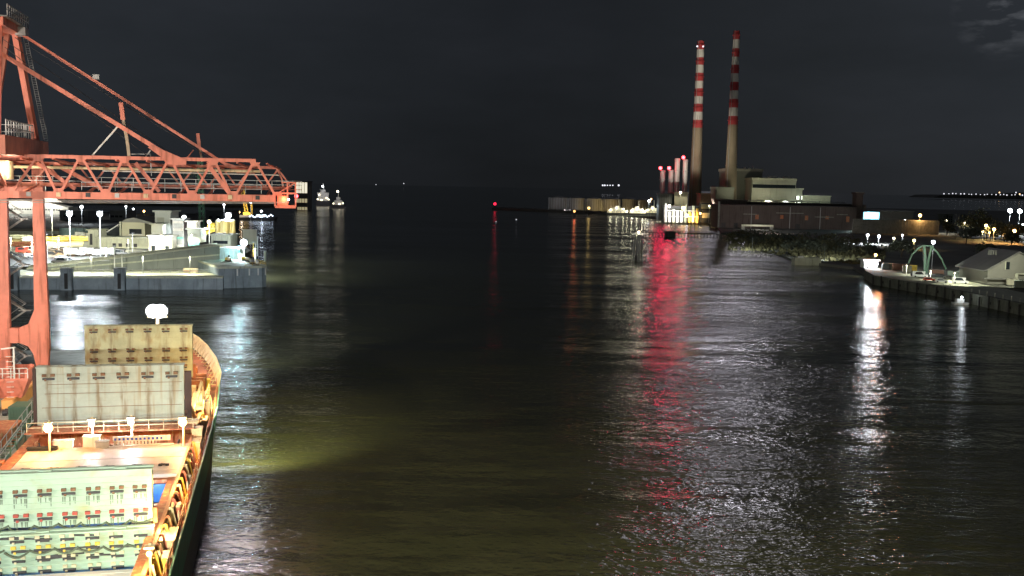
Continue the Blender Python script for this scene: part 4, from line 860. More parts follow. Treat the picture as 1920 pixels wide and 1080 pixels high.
# lights of the left port
LW = [(97, 394, 492, 'ww', 90000, .35, 'slim dark mast just right of the far crane leg', 1), 
      (130, 401, 385, 'w', 50000, .95, 'largest white floodlight mast over the gravel yard, left of the pair', 3), (187, 401, 400, 'w', 50000, .95, 'white floodlight mast over the gravel yard, right of the pair', 3),
      (345, 408, 470, 'w', 20000, .9, 'white floodlight right of the tower block roof', 2), (428, 404, 432, 'w', 26000, 1.1, 'white floodlight above the yellow silos', 2), (392, 416, 440, 'ww', 14000, .7, 'warm floodlight above the orange lit hopper', 2),
      (457, 455, 378, 'w', 17000, 1.15, 'white floodlight on the pier head in front of the screen board', 2), (359, 440, 430, 'ww', 1500, .3, 'small lamp on the grey substation', 1), (153, 388, 700, 'w', 9000, 1.0, 'small white lamp between and above the two big floodlights', 2),
      (236, 387, 620, 'w', 4000, .6, 'thin lamp post left of the tower block roof', 1), (303, 444, 446, 'ww', 6000, .7, 'low floodlight blazing on the white depot', 2), (240, 450, 455, 'ww', 3500, .35, 'wall lamp over the long low building', 1), (110, 446, 430, 'o', 14000, .35, 'orange lamp over the gravel ground', 1),
      (60, 455, 420, 'ww', 12000, .4, 'warm lamp post between the crane legs in the yard', 1), (199, 466, 405, 'ww', 9000, .3, 'slim lamp post beside the parked vans', 1), (478, 467, 376, 'ww', 5500, .35, 'warm lamp on the pier head deck', 1), (420, 384, 640, 'w', 5000, .7, 'faint white mast light above the silos', 1),
      (470, 380, 700, 'w', 3000, .6, 'small pink white lamp left of the yellow jib', 1), (20, 446, 430, 'ww', 9000, .35, 'warm lamp left of the far crane leg', 1)]
BARE = {130: 70000, 187: 42000, 303: 9000, 457: 13000, 428: 40000, 392: 9000, 1627: 9000, 1832: 1500, 1918: 2500, 1750: 300, 1894: 800, 1313: 900, 1648: 700}
for px, py, d, c, pw_, r, lb, hd in LW: lamp(px, py, d, 4.2 if d < 640 else 0., c, pw_ * 1.5, label=lb, name='light_mast', cat='light', group='floodlight masts in the north port', r=r, heads=hd, bare=BARE.get(px, 0), lc='lw' if c == 'ww' else None)
light('SPOT', at(250, 440, d=402), 80000, (1, .97, .78), None, .6, name='yard_floodlight', target=at(250, 436, d=480), size=R(115), blend=.5)  # spot added to brighten the shed fronts
light('SPOT', at(90, 440, d=402), 65000, (1, .93, .66), None, .6, name='yard_floodlight', target=at(90, 448, d=500), size=R(115), blend=.5)  # second added spot, brightens the gravel yard
# lamp posts added on the apron to brighten the ramp and pier
for i, px in enumerate((70, 160, 260, 350)):
    s = s_at(px); q_ = Vector(pp(s, 9, 4.3)); t = thing('apron_light', ['apron lamp post left of the far crane leg', 'apron lamp post between the left and right fender blocks', 'apron lamp post right of the right fender block', 'apron lamp post nearest the pier head'][i], 'light', q_, 0, 'slim lamp posts along the pier apron')
    MB().tube((0, 0, 0), (0, 0, 6), .07, .05, 6).build('pole', GALV, t); MB().box(-.3, .3, -.2, .2, 6.0, 6.1).build('lamp_head', DARK, t); MB().ball((0, 0, 5.93), .07).build('bulb', E_WW, t)  # pole, head and bulb of the added post
    light('SPOT', (0, -.4, 5.6), 7000, LC['lw'], t, .3, world=False, target=(0, 2, 0), size=R(150), blend=.4)
q_ = at(449, 466, d=370); light('POINT', (q_.x, q_.y, q_.z), 3800, LC['t'], None, .3, name='teal_lamp')
q_ = at(1545, 478, z=4.5); light('SPOT', (q_.x, q_.y, 9), 42000, (.9, 1, .97), None, 1, name='shore_light', target=at(1470, 440, z=1), size=R(140), blend=.8); q_ = at(1410, 462, z=4.5); light('SPOT', (q_.x, q_.y, 9), 26000, (.9, 1, .97), None, 1, name='shore_light', target=at(1420, 436, z=1), size=R(140), blend=.8)  # both spots are added to lift the dark scrub
# slim white posts in front of ramp, mooring gear on pier head
for i, (px, pt, pb) in enumerate(((215, 462, 508), (229, 472, 508), (483, 445, 480), (497, 472, 490), (475, 455, 482), (448, 462, 487))):
    d = at(px, pb, z=4.3 if px < 300 else 7.3).y; p = at(px, pb, d=d); zt = at(px, pt, d=d).z
    t = thing('signal_post', ['tall white post in front of the ramp, left of the pair', 'shorter white post in front of the ramp, right of the pair', 'tall pale post behind the pier head deck', 'short thick pale post at the pier head tip', 'yellow post on the pier head deck', 'teal post beside the pale ribbed cabin'][i], 'post', (p.x, p.y, p.z))
    MB().tube((0, 0, 0), (0, 0, zt - p.z), .16 if i != 3 else .4, n=8).build('pole', [WHITE, WHITE, WHITE, CONCL, YEL, TEAL][i], t); MB().box(-.4, .4, -.3, .3, zt - p.z, zt - p.z + .3).build('cap', GALV, t)
t = thing('pier_railing', 'yellow safety railing round the pier head deck', 'railing', (e0.x, e0.y, 7.3)); m = MB(); rail(m, [e0 + u * wdt * f + n_ * 1.2 + Vector((0, 0, 7.3)) for f in (.55, .7, .85, .97)], 1.2, .06, 1.5); rail(m, [e0 + u * (wdt * .97) + n_ * b__ + Vector((0, 0, 7.3)) for b__ in (1.2, 14)], 1.2, .06, 2); m.build('rail', YEL, t, world=True)
for i in range(7):
    f = rnd.uniform(.45, .9); b__ = rnd.uniform(4, 26); p = e0 + u * wdt * f + n_ * b__
    t = thing('deck_winch', ['mooring winch on the pier head, nearest the edge', 'small winch behind the yellow railing', 'capstan in the middle of the pier head', 'grey locker on the pier head', 'cream locker by the screen board', 'dark bollard on the pier head', 'low fairlead on the pier head'][i], 'winch', (p.x, p.y, 7.3), .3 * i)
    MB().box(-.9, .9, -.6, .6, 0, .5).build('base', DARK, t); MB().tube((-.7, 0, .9), (.7, 0, .9), .55, n=10).build('drum', [YEL, CREAM, GALV, CONCL][i % 4], t)
# vehicles
cars = [(95, 478, 'black', 'car', 'black car left in the front yard row, beside the far crane leg'), (112, 476, 'black', 'car', 'second black car in the front yard row'), (118, 486, 'silver', 'car', 'silver car behind the ramp parapet'), (112, 494, 'white', 'van', 'white van low against the ramp parapet'),
        (140, 480, 'white', 'truck', 'leftmost of the three white box trucks in the yard'), (168, 479, 'white', 'truck', 'middle white box truck of the three in the yard'), (197, 479, 'white', 'truck', 'rightmost of the three white box trucks in the yard'), (131, 490, 'silver', 'car', 'silver car between white van and box truck'),
        (20, 478, 'black', 'car', 'black car between the crane legs, leftmost'), (33, 482, 'grey', 'car', 'grey car between the crane legs'), (44, 474, 'red', 'van', 'red van between the crane legs'), (57, 472, 'white', 'van', 'white van close left of the far crane leg'), (62, 484, 'white', 'car', 'white car close left of the far crane leg'),
        (222, 462, 'black', 'car', 'dark car parked before the long low building, left end'), (237, 462, 'black', 'car', 'dark car parked before the long low building, middle'), (249, 463, 'grey', 'car', 'grey car parked before the long low building'), (268, 463, 'red', 'car', 'red car at the right end of the long low building'),
        (296, 466, 'white', 'truck', 'white truck in front of the bright depot'), (100, 470, 'grey', 'car', 'grey car in the second yard row'), (120, 468, 'silver', 'car', 'silver car in the second yard row'), (226, 478, 'grey', 'van', 'grey van right of the three box trucks'), (75, 492, 'grey', 'car', 'grey car directly behind the far crane leg'), (155, 446, 'white', 'truck', 'white truck far back on the gravel ground')]
for i, (px, py, c, k, lb) in enumerate(cars):
    p = at(px, py, z=4.2); car(p.x, p.y, 4.22, (.12 if i % 3 else PI + .1) + rnd.uniform(-.12, .12), c, lb, k)
# low heaps and stacks in the gravel yard
for i, (px, py, w_, h_, mm) in enumerate(((30, 448, 14, 1.6, CONCL), (45, 440, 18, 1.2, CONCL), (112, 452, 14, 1.5, YEL), (130, 449, 12, 1.3, CREAM), (148, 452, 11, 1.5, YEL), (100, 440, 16, 1.6, CONCL), (140, 438, 15, 1.8, CREAM), (40, 462, 10, 1.5, OXIDE), (60, 453, 9, 1.8, WHITE))):
    p = at(px, py, z=4.2); t = thing('pipe_stack', ['pale pipe stack left of the crane leg, nearest', 'long pale pipe stack left of the crane leg, farther', 'yellow lit pipe stack under the left floodlight', 'cream pipe stack under the left floodlight', 'yellow pipe stack left of the gate block', 'pale pipe stack under the big floodlights, left', 'cream pipe stack under the big floodlights, right', 'rust red pipe stack between the crane legs', 'white pipe stack beside the far crane leg'][i], 'pipe stack', (p.x, p.y, 4.22), rnd.uniform(-.2, .4), 'pipe stacks in the gravel yard')
    for j in range(3): MB().tube((-w_ / 2, j * 1.3, .6), (w_ / 2, j * 1.3, .6), .6, n=8).build('pipe', mm, t)
    for j in range(2): MB().tube((-w_ / 2, .65 + j * 1.3, .6 + h_ * .65), (w_ / 2, .65 + j * 1.3, .6 + h_ * .65), .55, n=8).build('pipe', mm, t)

# ships in the distance (left centre)
def vessel(name, label, px0, px1, py, L_hull, tiers, cat='ship', lit=None, hullm=DARK, mast=None):
    a, c = at(px0, py, z=0), at(px1, py, z=0); y = (a.y + c.y) / 2; w_ = (c.x - a.x) / 2; t = thing(name, label, cat, ((a.x + c.x) / 2, y, 0))
    MB().prism([(-w_, L_hull), (w_ * .9, L_hull * .9), (w_, L_hull * 1.15), (w_ * .86, -.5), (-w_ * .95, -.5)], 'y', -w_ * .2, w_ * .2).build('hull', hullm, t)
    z = L_hull
    for x0_, x1_, h_ in tiers:
        MB().box(x0_ * w_, x1_ * w_, -w_ * .16, w_ * .16, z + .003, z + h_).box(x0_ * w_ - .4, x1_ * w_ + .4, -w_ * .18, w_ * .18, z + h_ + .003, z + h_ + .4).build('deckhouse', WHITE, t); z += h_ + .4
    if mast: MB().tube((mast[0] * w_, 0, z), (mast[0] * w_, 0, z + mast[1]), .4).build('mast', WHITE, t)
    return t, w_, z
t, w_, z = vessel('tug_boat', 'larger dark vessel with a pale bridge deck off the port entrance', 590, 622, 386, 8, ((-.7, .7, 9), (-.8, .75, 3), (-.35, .3, 4)), mast=(0, 9))
MB().ball((0, -4, z + 5), 1.5).build('mast_lamp', E_WH, t)
for fx, fz in ((-.75, 10), (-.2, 9), (.5, 12), (.8, 10), (-.5, 17)): MB().ball((fx * w_, -w_ * .22, fz), .8).build('deck_lamp', E_WW, t); light('SPOT', (t.location.x, t.location.y - 40, 30), 4000, (1, .95, 1), t, 1, target=(t.location.x, t.location.y, 12), size=R(80))  # the spot is added, hanging ahead of the vessel to brighten it
t, w_, z = vessel('pilot_boat', 'smaller white topped vessel at the right of the pair off the port entrance', 618, 650, 391, 5, ((-.5, .6, 6), (-.2, .3, 4)), mast=(0, 8))
MB().ball((0, -4, z + 8), 1.5).build('mast_lamp', E_WW, t)
for fx, fz in ((-.6, 7), (.2, 6.5), (.7, 7.5)): MB().ball((fx * w_, -w_ * .22, fz), .7).build('deck_lamp', E_WW, t); light('SPOT', (t.location.x, t.location.y - 40, 26), 4500, (1, .95, 1), t, 1, target=(t.location.x, t.location.y, 9), size=R(80))  # here too an added spot brightens the hull and deckhouse
# lit ro-ro stern terminal at boom tip
t, W_, H_ = block('lit_terminal', 'blazing floodlit terminal block seen just right of the crane boom tip', 'building', 556, 576, 342, 375, 1300, 30, DARK, zb=0)
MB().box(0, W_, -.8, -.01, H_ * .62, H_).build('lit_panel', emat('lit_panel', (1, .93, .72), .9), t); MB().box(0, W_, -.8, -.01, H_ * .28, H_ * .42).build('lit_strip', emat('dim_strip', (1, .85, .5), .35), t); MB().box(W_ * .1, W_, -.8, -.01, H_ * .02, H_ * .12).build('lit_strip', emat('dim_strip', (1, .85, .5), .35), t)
for i in range(1, 4): MB().box(W_ * i / 4 - .3, W_ * i / 4 + .3, -1, -.82, 0, H_).build('column', DARK, t)
q_ = at(566, 342, d=1290); light('POINT', (q_.x, q_.y - 10, q_.z), 300, LC['w'], t, 2)
# far north shore strip behind the port with dim lamps
m = MB(); m.prism([(-2200, 1500), (-360, 1380), (-300, 1500), (-900, 2600), (-3500, 2600)], 'z', -2, 3.0); struct('far_shore', m, EARTH)

# ================================================================== POOLBEG SIDE
# land
land = [at(1120, 400, z=1.2), at(1180, 405, z=1.2), at(1235, 409, z=1.2), at(1320, 414, z=1.2), at(1345, 424, z=1.2), at(1352, 436, z=1.2), at(1400, 445, z=1.2), at(1402, 462, z=1.2), at(1450, 472, z=1.2), at(1490, 488, z=1.2), at(1540, 494, z=1.2), at(1600, 500, z=1.2), at(1640, 522, z=1.2),
        at(1760, 545, z=1.2), at(1930, 583, z=1.2), Vector((230, 250, 1.2)), Vector((1800, 300, 1.2)), Vector((3000, 2000, 1.2)), Vector((700, 2400, 1.2)), Vector((180, 1900, 1.2))]
m = MB(); m.prism([(p.x, p.y) for p in land], 'z', -2, 1.2); struct('south_bank', m, EARTH)
m = MB(); lp = [at(1620, 506, z=3.6), at(1640, 517, z=3.6), at(1760, 537, z=3.6), at(1935, 573, z=3.6), Vector((260, 250, 3.6)), Vector((700, 300, 3.6)), Vector((500, 620, 3.6)), at(1640, 490, z=3.6)]
m.prism([(p.x, p.y) for p in lp], 'z', -2, 3.6); struct('south_quay', m, mat('old_quay_stone', (.12, .125, .095), .85, 0, .4, .25, (.05, .055, .045), (.8, .8, .15), .5))
m = MB(); lq = [at(1745, 533, z=3.64), at(1935, 571, z=3.64), at(1935, 552, z=3.64), at(1790, 522, z=3.64)]; m.add([tuple(p) for p in lq], [(0, 1, 2, 3)]); struct('quay_road', m, CONCL)
# breakwater
m = MB()
for i in range(150):
    f = i / 150; p = at(930 + f * 250, 391 + f * 11 + rnd.uniform(-.6, .6), z=1); s = rnd.uniform(3.5, 7)
    m.add([(p.x + rnd.uniform(-1, 1) * s, p.y + rnd.uniform(-1, 1) * 6, rnd.uniform(-1, 2.6)) for _ in range(4)] + [(p.x, p.y, rnd.uniform(3.2, 4.6))], [(0, 1, 4), (1, 2, 4), (2, 3, 4), (3, 0, 4), (0, 3, 2, 1)])
a, c = at(928, 392, z=1), at(1185, 402, z=1); m.beam((a.x, a.y + 4, 1.2), (c.x, c.y + 4, 1.2), 14, 4.0); struct('breakwater', m, ROCK)
def beacon(px, py, pb, d, zb, c, pw_, label, r, mm=DARK):
    p = at(px, py, d=d); t = thing('harbour_beacon', label, 'beacon', (p.x, p.y, zb)); hz = p.z - zb
    MB().tube((0, 0, 0), (0, 0, hz - r), 1.0, .6, 8).build('tower', mm, t); MB().tube((0, 0, hz - r), (0, 0, hz - r + .3), r * 1.2, n=10).build('gallery', mm, t); MB().ball((0, 0, hz + .5), r).build('lantern', emat('lantern_' + c, LC[c], 2.6), t)
    light('POINT', (0, -r - 1, hz + .3), pw_, LC[c], t, r, world=False); return t
beacon(928, 383, 392, 1490, 3, 'r', 60, 'red harbour beacon at the outer tip of the breakwater', 2.1)
beacon(1077, 397, 405, 1180, 0, 'o', 200, 'orange beacon standing in the water before the breakwater', 1.4)
q_ = at(1077, 399, d=1165); light('POINT', (q_.x, q_.y, 4.5), 500, (1, .03, .04), None, 1.2, name='beacon_glow')
beacon(1104, 391, 402, 1250, 2, 'y', 250, 'yellow beacon on the quay left of the lit ships', 1.7)
# oil tanks
for i, (px, w_, pt, lum) in enumerate(((1046, 34, 368, 0), (1080, 30, 369, 0), (1112, 30, 370, 0), (1146, 34, 371, 1), (1180, 26, 371, 0), (1206, 24, 373, 0))):
    d = 1560; p = at(px, 385, d=d); zt = at(px, pt, d=d).z; rr = w_ / 2 * d / F
    t = thing('oil_tank', ['leftmost dim storage tank behind the breakwater', 'second dim storage tank from the left', 'third dim storage tank, behind the yellow beacon', 'yellow lit storage tank with a conical roof', 'fifth storage tank, left of the lit ships\' masts', 'rightmost storage tank beside the thin stacks'][i], 'tank', (p.x, p.y, 1), 0, 'storage tanks behind the breakwater')
    MB().tube((0, 0, 0), (0, 0, zt - 3), rr, n=24).build('shell', TANKM, t); MB().tube((0, 0, zt - 3), (0, 0, zt - .5), rr, .6, 24).build('cone_roof', TANKM, t)
    k = MB()
    for j in range(10): q_ = PI + PI * (j + .5) / 10; k.tube((math.cos(q_) * (rr + .5), math.sin(q_) * (rr + .5), 0), (math.cos(q_) * (rr + .5), math.sin(q_) * (rr + .5), zt - 3), .35, n=5)
    k.build('stiffener', GALV, t)
q_ = at(1146, 380, d=1510); light('SPOT', (q_.x, q_.y - 15, 4), 50000, LC['y'], None, 1, name='tank_light', target=(q_.x, q_.y + 40, 12), size=R(110))  # added fill on the yellow tank
q_ = at(1060, 380, d=1480); light('SPOT', (q_.x, q_.y - 15, 4), 40000, (.9, .85, .9), None, 1, name='tank_light', target=(q_.x, q_.y + 60, 10), size=R(120))  # added fill on the left tanks
# moored lit ships
for i, (x0_, x1_, py_) in enumerate(((1136, 1179, 404), (1178, 1212, 405), (1208, 1240, 404))):
    t, w_, z = vessel('moored_trawler', ['leftmost floodlit moored ship at the power station quay', 'middle floodlit moored ship at the power station quay', 'rightmost floodlit moored ship beside the thin stacks'][i], x0_, x1_, py_, 3.4, ((-.75, .7, 3), (-.5, .35, 2.6), (-.2, .15, 2.4)), 'ship', mast=(.1, 8))
    t['group'] = 'floodlit ships at the power station quay'
    m = MB()
    for j in range(16): x = -w_ * .85 + j * w_ * 1.7 / 16; m.box(x, x + .8, -w_ * .16 - .3, -w_ * .16 - .02, 3.9 + 2.6 * (j % 3 == 1), 5.0 + 2.6 * (j % 3 == 1))
    m.build('lit_window', E_WIN, t)
    m = MB()
    for j in range(7): x = -w_ * .8 + j * w_ * .26; m.tube((x, -w_ * .2, 3.4), (x, -w_ * .2, 8 + (j * 7 % 4) * 1.6), .22, n=5)
    m.build('derrick_post', WHITE, t)
    for j, (fx, fz) in enumerate(((-.6, 7.5), (-.1, 10), (.45, 8.5), (.75, 6))):
        MB().ball((fx * w_, -w_ * .22, fz), .95).build('deck_lamp', E_WW, t)
        light('POINT', (fx * w_, -w_ * .22 - 2.2, fz), [700, 1300, 600][i], LC['lw'], t, .8, world=False)
# chimneys
def chimney(px_t, py_t, px_b, d, label, rt_, rb_, bands, zb=1.2):
    top = at(px_t, py_t, d=d); t = thing('power_station_chimney', label, 'chimney', (at(px_b, 388, d=d).x, d, zb), 0, 'two striped power station chimneys'); lean = top.x - at(px_b, 388, d=d).x
    zt = top.z - zb; lean = 0
    def ring(z): return rb_ + (rt_ - rb_) * (z / zt) ** .8
    zs = [0, zt * .2, zt * .4, bands[-1] - zb]
    k = MB()
    for a, c in zip(zs, zs[1:]): k.tube((0, 0, a), (0, 0, c), ring(a), ring(c), 28, cap=False)
    k.build('shaft', CHIM, t)
    for j, (a, c) in enumerate(zip(bands, bands[1:])):
        a -= zb; c -= zb
        MB().tube((0, 0, c), (0, 0, a), ring(c), ring(a), 28, cap=(j == 0)).build('band', CHR if j % 2 == 0 else CHW, t)
        if j % 2 == 0: MB().tube((0, 0, (a + c) / 2), (0, 0, (a + c) / 2 + .5), ring(c) + .9, n=20).build('gallery', CHR, t)
    for z in (zt * .12, zt * .3, zt * .5): MB().tube((0, 0, z), (0, 0, z + .7), ring(z) + .25, n=28).build('strap', CHIM, t)
    k = MB(); k.beam((-ring(0) * .7, -ring(0) * .75, 0), (-ring(zt) * .7, -ring(zt) * .75, zt), .5); k.build('ladder', GALV, t)
    return t
def zz(py, px, d): return at(px, py, d=d).z
b1 = [zz(p, 1310, 1188) for p in (77, 93, 108, 122, 137, 152, 166, 181, 195, 210, 225, 240)]
b2 = [zz(p, 1376, 1108) for p in (58, 74, 91, 107, 122, 138, 154, 170, 186, 202, 218, 234)]
c1 = chimney(1312, 77, 1302.5, 1188, 'left striped power station chimney with two white lamps at its top', 3.9, 8.0, b1)
c2 = chimney(1382, 58, 1368, 1108, 'right striped power station chimney, the taller looking of the pair', 3.3, 7.6, b2)
for dx in (-4.6, 2.2): MB().ball((dx, -4.2, b1[0] - 1.2 - 6.5), 1.0).build('warning_lamp', E_DIM, c1)
# four thin stacks
for i, (px, pt, red) in enumerate(((1241, 319, 1), (1257, 319, 1), (1268, 297, 0), (1283, 299, 1))):
    d = 1150; p = at(px, 365, d=d); zt = at(px, pt, d=d).z
    t = thing('thin_exhaust_stack', ['leftmost thin steel stack with a red lamp', 'second thin steel stack with a red lamp', 'third thin steel stack without a lamp', 'fourth thin steel stack with a red lamp, beside the left chimney'][i], 'chimney', (p.x, p.y, 1.2), 0, 'thin steel stacks beside the left chimney')
    MB().tube((0, 0, 0), (0, 0, zt - 1.2), 3.1, 2.8, 18).build('flue', STACK, t); k = MB()
    for z in (.3, .55, .8, .97): k.tube((0, 0, (zt - 1) * z), (0, 0, (zt - 1) * z + .5), 3.5, n=18)
    k.build('ring', GALV, t)
    if red:
        MB().box(-3.6, -1.9, -2.8, -2.2, zt - 1.0, zt - .6).build('bracket', DARK, t)
        MB().ball((-3.0, -3, zt + 1.0), 1.9).build('red_lamp', E_RED, t)
        light('SPOT', (-3.2, -7, zt + 1.0), 22000, (1, .015, .09), t, 2.0, world=False, target=(-90, -300, 0), size=R(72), blend=.7); light('POINT', (-3.2, -7, zt + 1.0), 2500, (1, .015, .09), t, 1.0, world=False)
# plant around the chimneys
def pb_(name, label, px0, px1, pt, pb, d, dep, m_, zb=1.2, **k): return block(name, label, 'building', px0, px1, pt, pb, d, dep, m_, zb=zb, **k)
pb_('boiler_box', 'square pale plant block at the foot of the thin stacks', 1264, 1289, 363, 385, 1120, 25, CLADP); pb_('boiler_box', 'small plant block with dark frames under the leftmost stack', 1236, 1262, 365, 386, 1125, 20, mat('plant_grey', (.2, .22, .22), .6), ribs=6, ribm=DARK)
t, W_, H_ = pb_('pipe_rack', 'brightly lit pipe rack and tanks below the thin stacks', 1244, 1310, 386, 405, 1075, 8, DARK, cap=False)
for i in range(9): MB().tube((W_ * (i + .5) / 9, -2, 0), (W_ * (i + .5) / 9, -2, H_ * rnd.uniform(.6, 1.15)), W_ / 28, n=10).build('vessel_tank', rnd.choice([YEL, CREAM, WHITE, CONCL]), t)
for z in (.35, .7): MB().box(0, W_, -4.5, -4.1, H_ * z, H_ * z + .5).build('pipe', WHITE, t)
pb_('turbine_shed', 'low peach lit shed between the two chimneys', 1313, 1345, 365, 381, 1130, 25, mat('peach_cladding', (.5, .36, .24), .7)); t, W_, H_ = pb_('turbine_shed', 'white framed loading bay between the two chimneys', 1314, 1341, 381, 402, 1080, 14, DARK, cap=False)
MB().box(0, W_, -.6, -.01, H_ * .72, H_ * .95).build('fascia', CONCL, t); MB().box(W_ * .85, W_, -.6, -.01, 0, H_ * .71).build('pier', WHITE, t); MB().box(W_ * .1, W_ * .6, -.5, -.01, H_ * .25, H_ * .5).build('panel', CREAM, t)
pb_('link_building', 'low pale link building left of the right chimney', 1342, 1375, 354, 378, 1085, 30, CLADG); 
t, W_, H_ = pb_('boiler_house', 'tall grey green boiler house just right of the right chimney', 1360, 1427, 321, 378, 1125, 40, CLADG, capm=CLADP, ribs=14)
MB().box(W_ * .3, W_ * .52, -.4, -.01, H_ * .36, H_ * .40).build('vent_band', DARK, t); MB().box(W_ * .3, W_ * .5, -.4, -.01, H_ * .05, H_ * .28).build('vent_band', DARK, t)
for f in (.55, .66, .78): MB().tube((W_ * f, 8, H_), (W_ * f, 8, H_ + 5), 1., n=8).build('roof_vent', GALV, t)
t, W_, H_ = pb_('turbine_hall', 'broad pale turbine hall with a dark band under its roof', 1409, 1491, 338, 377, 1090, 40, CLADP, capm=CONCL, ribs=20)
MB().box(.5, W_ - .5, -.4, -.15, H_ * .82, H_ * .9).build('clerestory', GLASS, t)
for f in (.4, .5, .75, .82): MB().box(W_ * f, W_ * f + 4, 6, 10, H_ + 1, H_ + 4.5).build('roof_vent', GALV, t)
t, W_, H_ = pb_('control_block', 'narrow office block with rows of lit windows beside the turbine hall', 1490, 1504, 356, 378, 1095, 25, CLADP)
for i in range(4):
    for j in range(5): MB().box(W_ * (j + .2) / 5, W_ * (j + .8) / 5, -.3, -.01, H_ * (.18 + i * .18), H_ * (.28 + i * .18)).build('window', E_WINW if (i + j) % 3 else GLASS, t)
t, W_, H_ = pb_('annex_hall', 'low white edged annex hall at the right end of the power station', 1500, 1557, 368, 379, 1095, 25, CONCL, zb=14)
MB().box(W_ * .4, W_ * .62, -.3, -.01, H_ * .3, H_ * .6).build('window', GLASS, t); MB().box(0, W_, 0, 25, -13, -.003).build('base', RUSTW, t)
# rust brown waterfront shed in front
t, W_, H_ = pb_('waterfront_shed', 'long rust brown shed wall along the power station waterfront', 1346, 1604, 388, 421, 950, 35, RUSTW, ribs=70, capm=RUSTW)
windows(t, [W_ * f for f in (.04, .13, .36, .58)], [0.2], 0, 4, 4.5, DARK, 'door')
MB().box(-.5, 1.2, -1.2, -.02, 0, H_ + 4).build('corner_post', CONC, t)
for f, z_, w_ in ((.18, .62, .1), (.42, .7, .2), (.7, .55, .14), (.86, .68, .08)): MB().box(W_ * f, W_ * (f + w_), -.3, -.15, H_ * z_, H_ * z_ + .8).build('gutter_pipe', CONC, t)
for f in (.08, .2, .27, .45, .63, .78, .93): MB().box(W_ * f, W_ * f + 3, -.25, -.15, H_ * rnd.uniform(.35, .5), H_ * .62).build('cladding_patch', [OXIDE, CONCD, RUSTW][int(f * 100) % 3], t)
for f in (.24, .52, .74): MB().tube((W_ * f, -.6, 0), (W_ * f, -.6, H_), .3, n=6).build('downpipe', GALV, t)
t, W_, H_ = pb_('upper_shed', 'flat dark roofed shed above the rust brown wall, left end', 1346, 1400, 377, 390, 990, 30, RUSTW, ribs=16)
t, W_, H_ = pb_('dark_coal_hall', 'dark low hall between turbine hall and the rust brown wall', 1400, 1604, 383, 390, 1020, 30, mat('dark_hall', (.05, .045, .04), .8), ribs=30)
t, W_, H_ = pb_('brick_tower', 'slim brown tower at the right end of the rust brown wall', 1604, 1616, 364, 412, 960, 12, mat('brown_brick', (.10, .075, .065), .9)); pb_('brick_tower', 'low step block beside the slim brown tower', 1617, 1623, 384, 408, 965, 10, mat('brown_brick', (.1, .07, .06), .9), cap=False)
t, W_, H_ = pb_('stone_wall', 'long low stone wall behind the scrub on the south bank', 1600, 1760, 412, 428, 880, 3, CONC, cap=False, ribs=30)
t, W_, H_ = pb_('arena_roof', 'low wide grey roofed hall behind the bright masts', 1650, 1712, 397, 412, 990, 50, ROOFG)
# cyan screen
p = at(1634, 404, d=925); t = thing('lit_billboard', 'glowing pale cyan billboard right of the slim brown tower', 'billboard', (p.x, p.y, 1.2)); k = at(1650, 397, d=925); hw = 7.2
MB().box(-hw, hw, 0, .6, p.z - 1.2 - 3.4, p.z - 1.2 + 3.1).build('panel', E_CY, t); MB().box(-hw - .3, hw + .3, .61, 1, p.z - 5.3, p.z + 2.3).build('frame', DARK, t)
for x in (-5, 5): MB().tube((x, .8, 0), (x, .8, p.z - 4), .4).build('leg', DARK, t)
light('POINT', (p.x, p.y - 5, p.z), 9000, LC['t'], t, 1)
# jetty in front of the power station
J0, J1 = at(1218, 436, z=2.6), at(1345, 434, z=2.6); d0 = 775
t = thing('timber_jetty', 'dark timber jetty on piles crossing the red reflection', 'jetty', (at(1280, 436, d=d0).x, d0, 0)); xa, xb = at(1206, 436, d=d0).x, at(1345, 436, d=d0).x; cx_ = t.location.x
MB().box(xa - cx_, xb - cx_, 0, 5, 2.4, 3.1).build('deck', WOOD, t)
for i in range(24): x = xa - cx_ + (xb - xa) * i / 23; MB().tube((x, .5, -1), (x, .5, 2.4), .3, n=6).build('pile', WOOD, t)
m = MB(); x = at(1259, 450, d=d0 - 20).x - cx_; m.box(x - 3.8, x + 3.8, -14, -8, -1, 4.5)
for i in range(4): m.box(x - 3.6 + i * 2, x - 3.1 + i * 2, -14.3, -14.02, -.5, 4.4)
m.build('fender_crib', WOOD, t)
m = MB(); rail(m, [(xa - cx_, 0, 3.1), (xb - cx_, 0, 3.1)], 1.2, .09, 4); m.build('rail', WOOD, t)
p = at(1345, 433, d=d0); t = thing('quay_boom', 'thin pale footbridge at the shore end of the timber jetty', 'footbridge', (p.x, d0, 0)); MB().box(0, 42, 1, 3, 2.2, 2.7).build('deck', CONC, t); MB().box(3, 4, 1.2, 2.8, -1, 2.19).box(38, 39, 1.2, 2.8, -1, 2.19).build('pile', CONC, t)
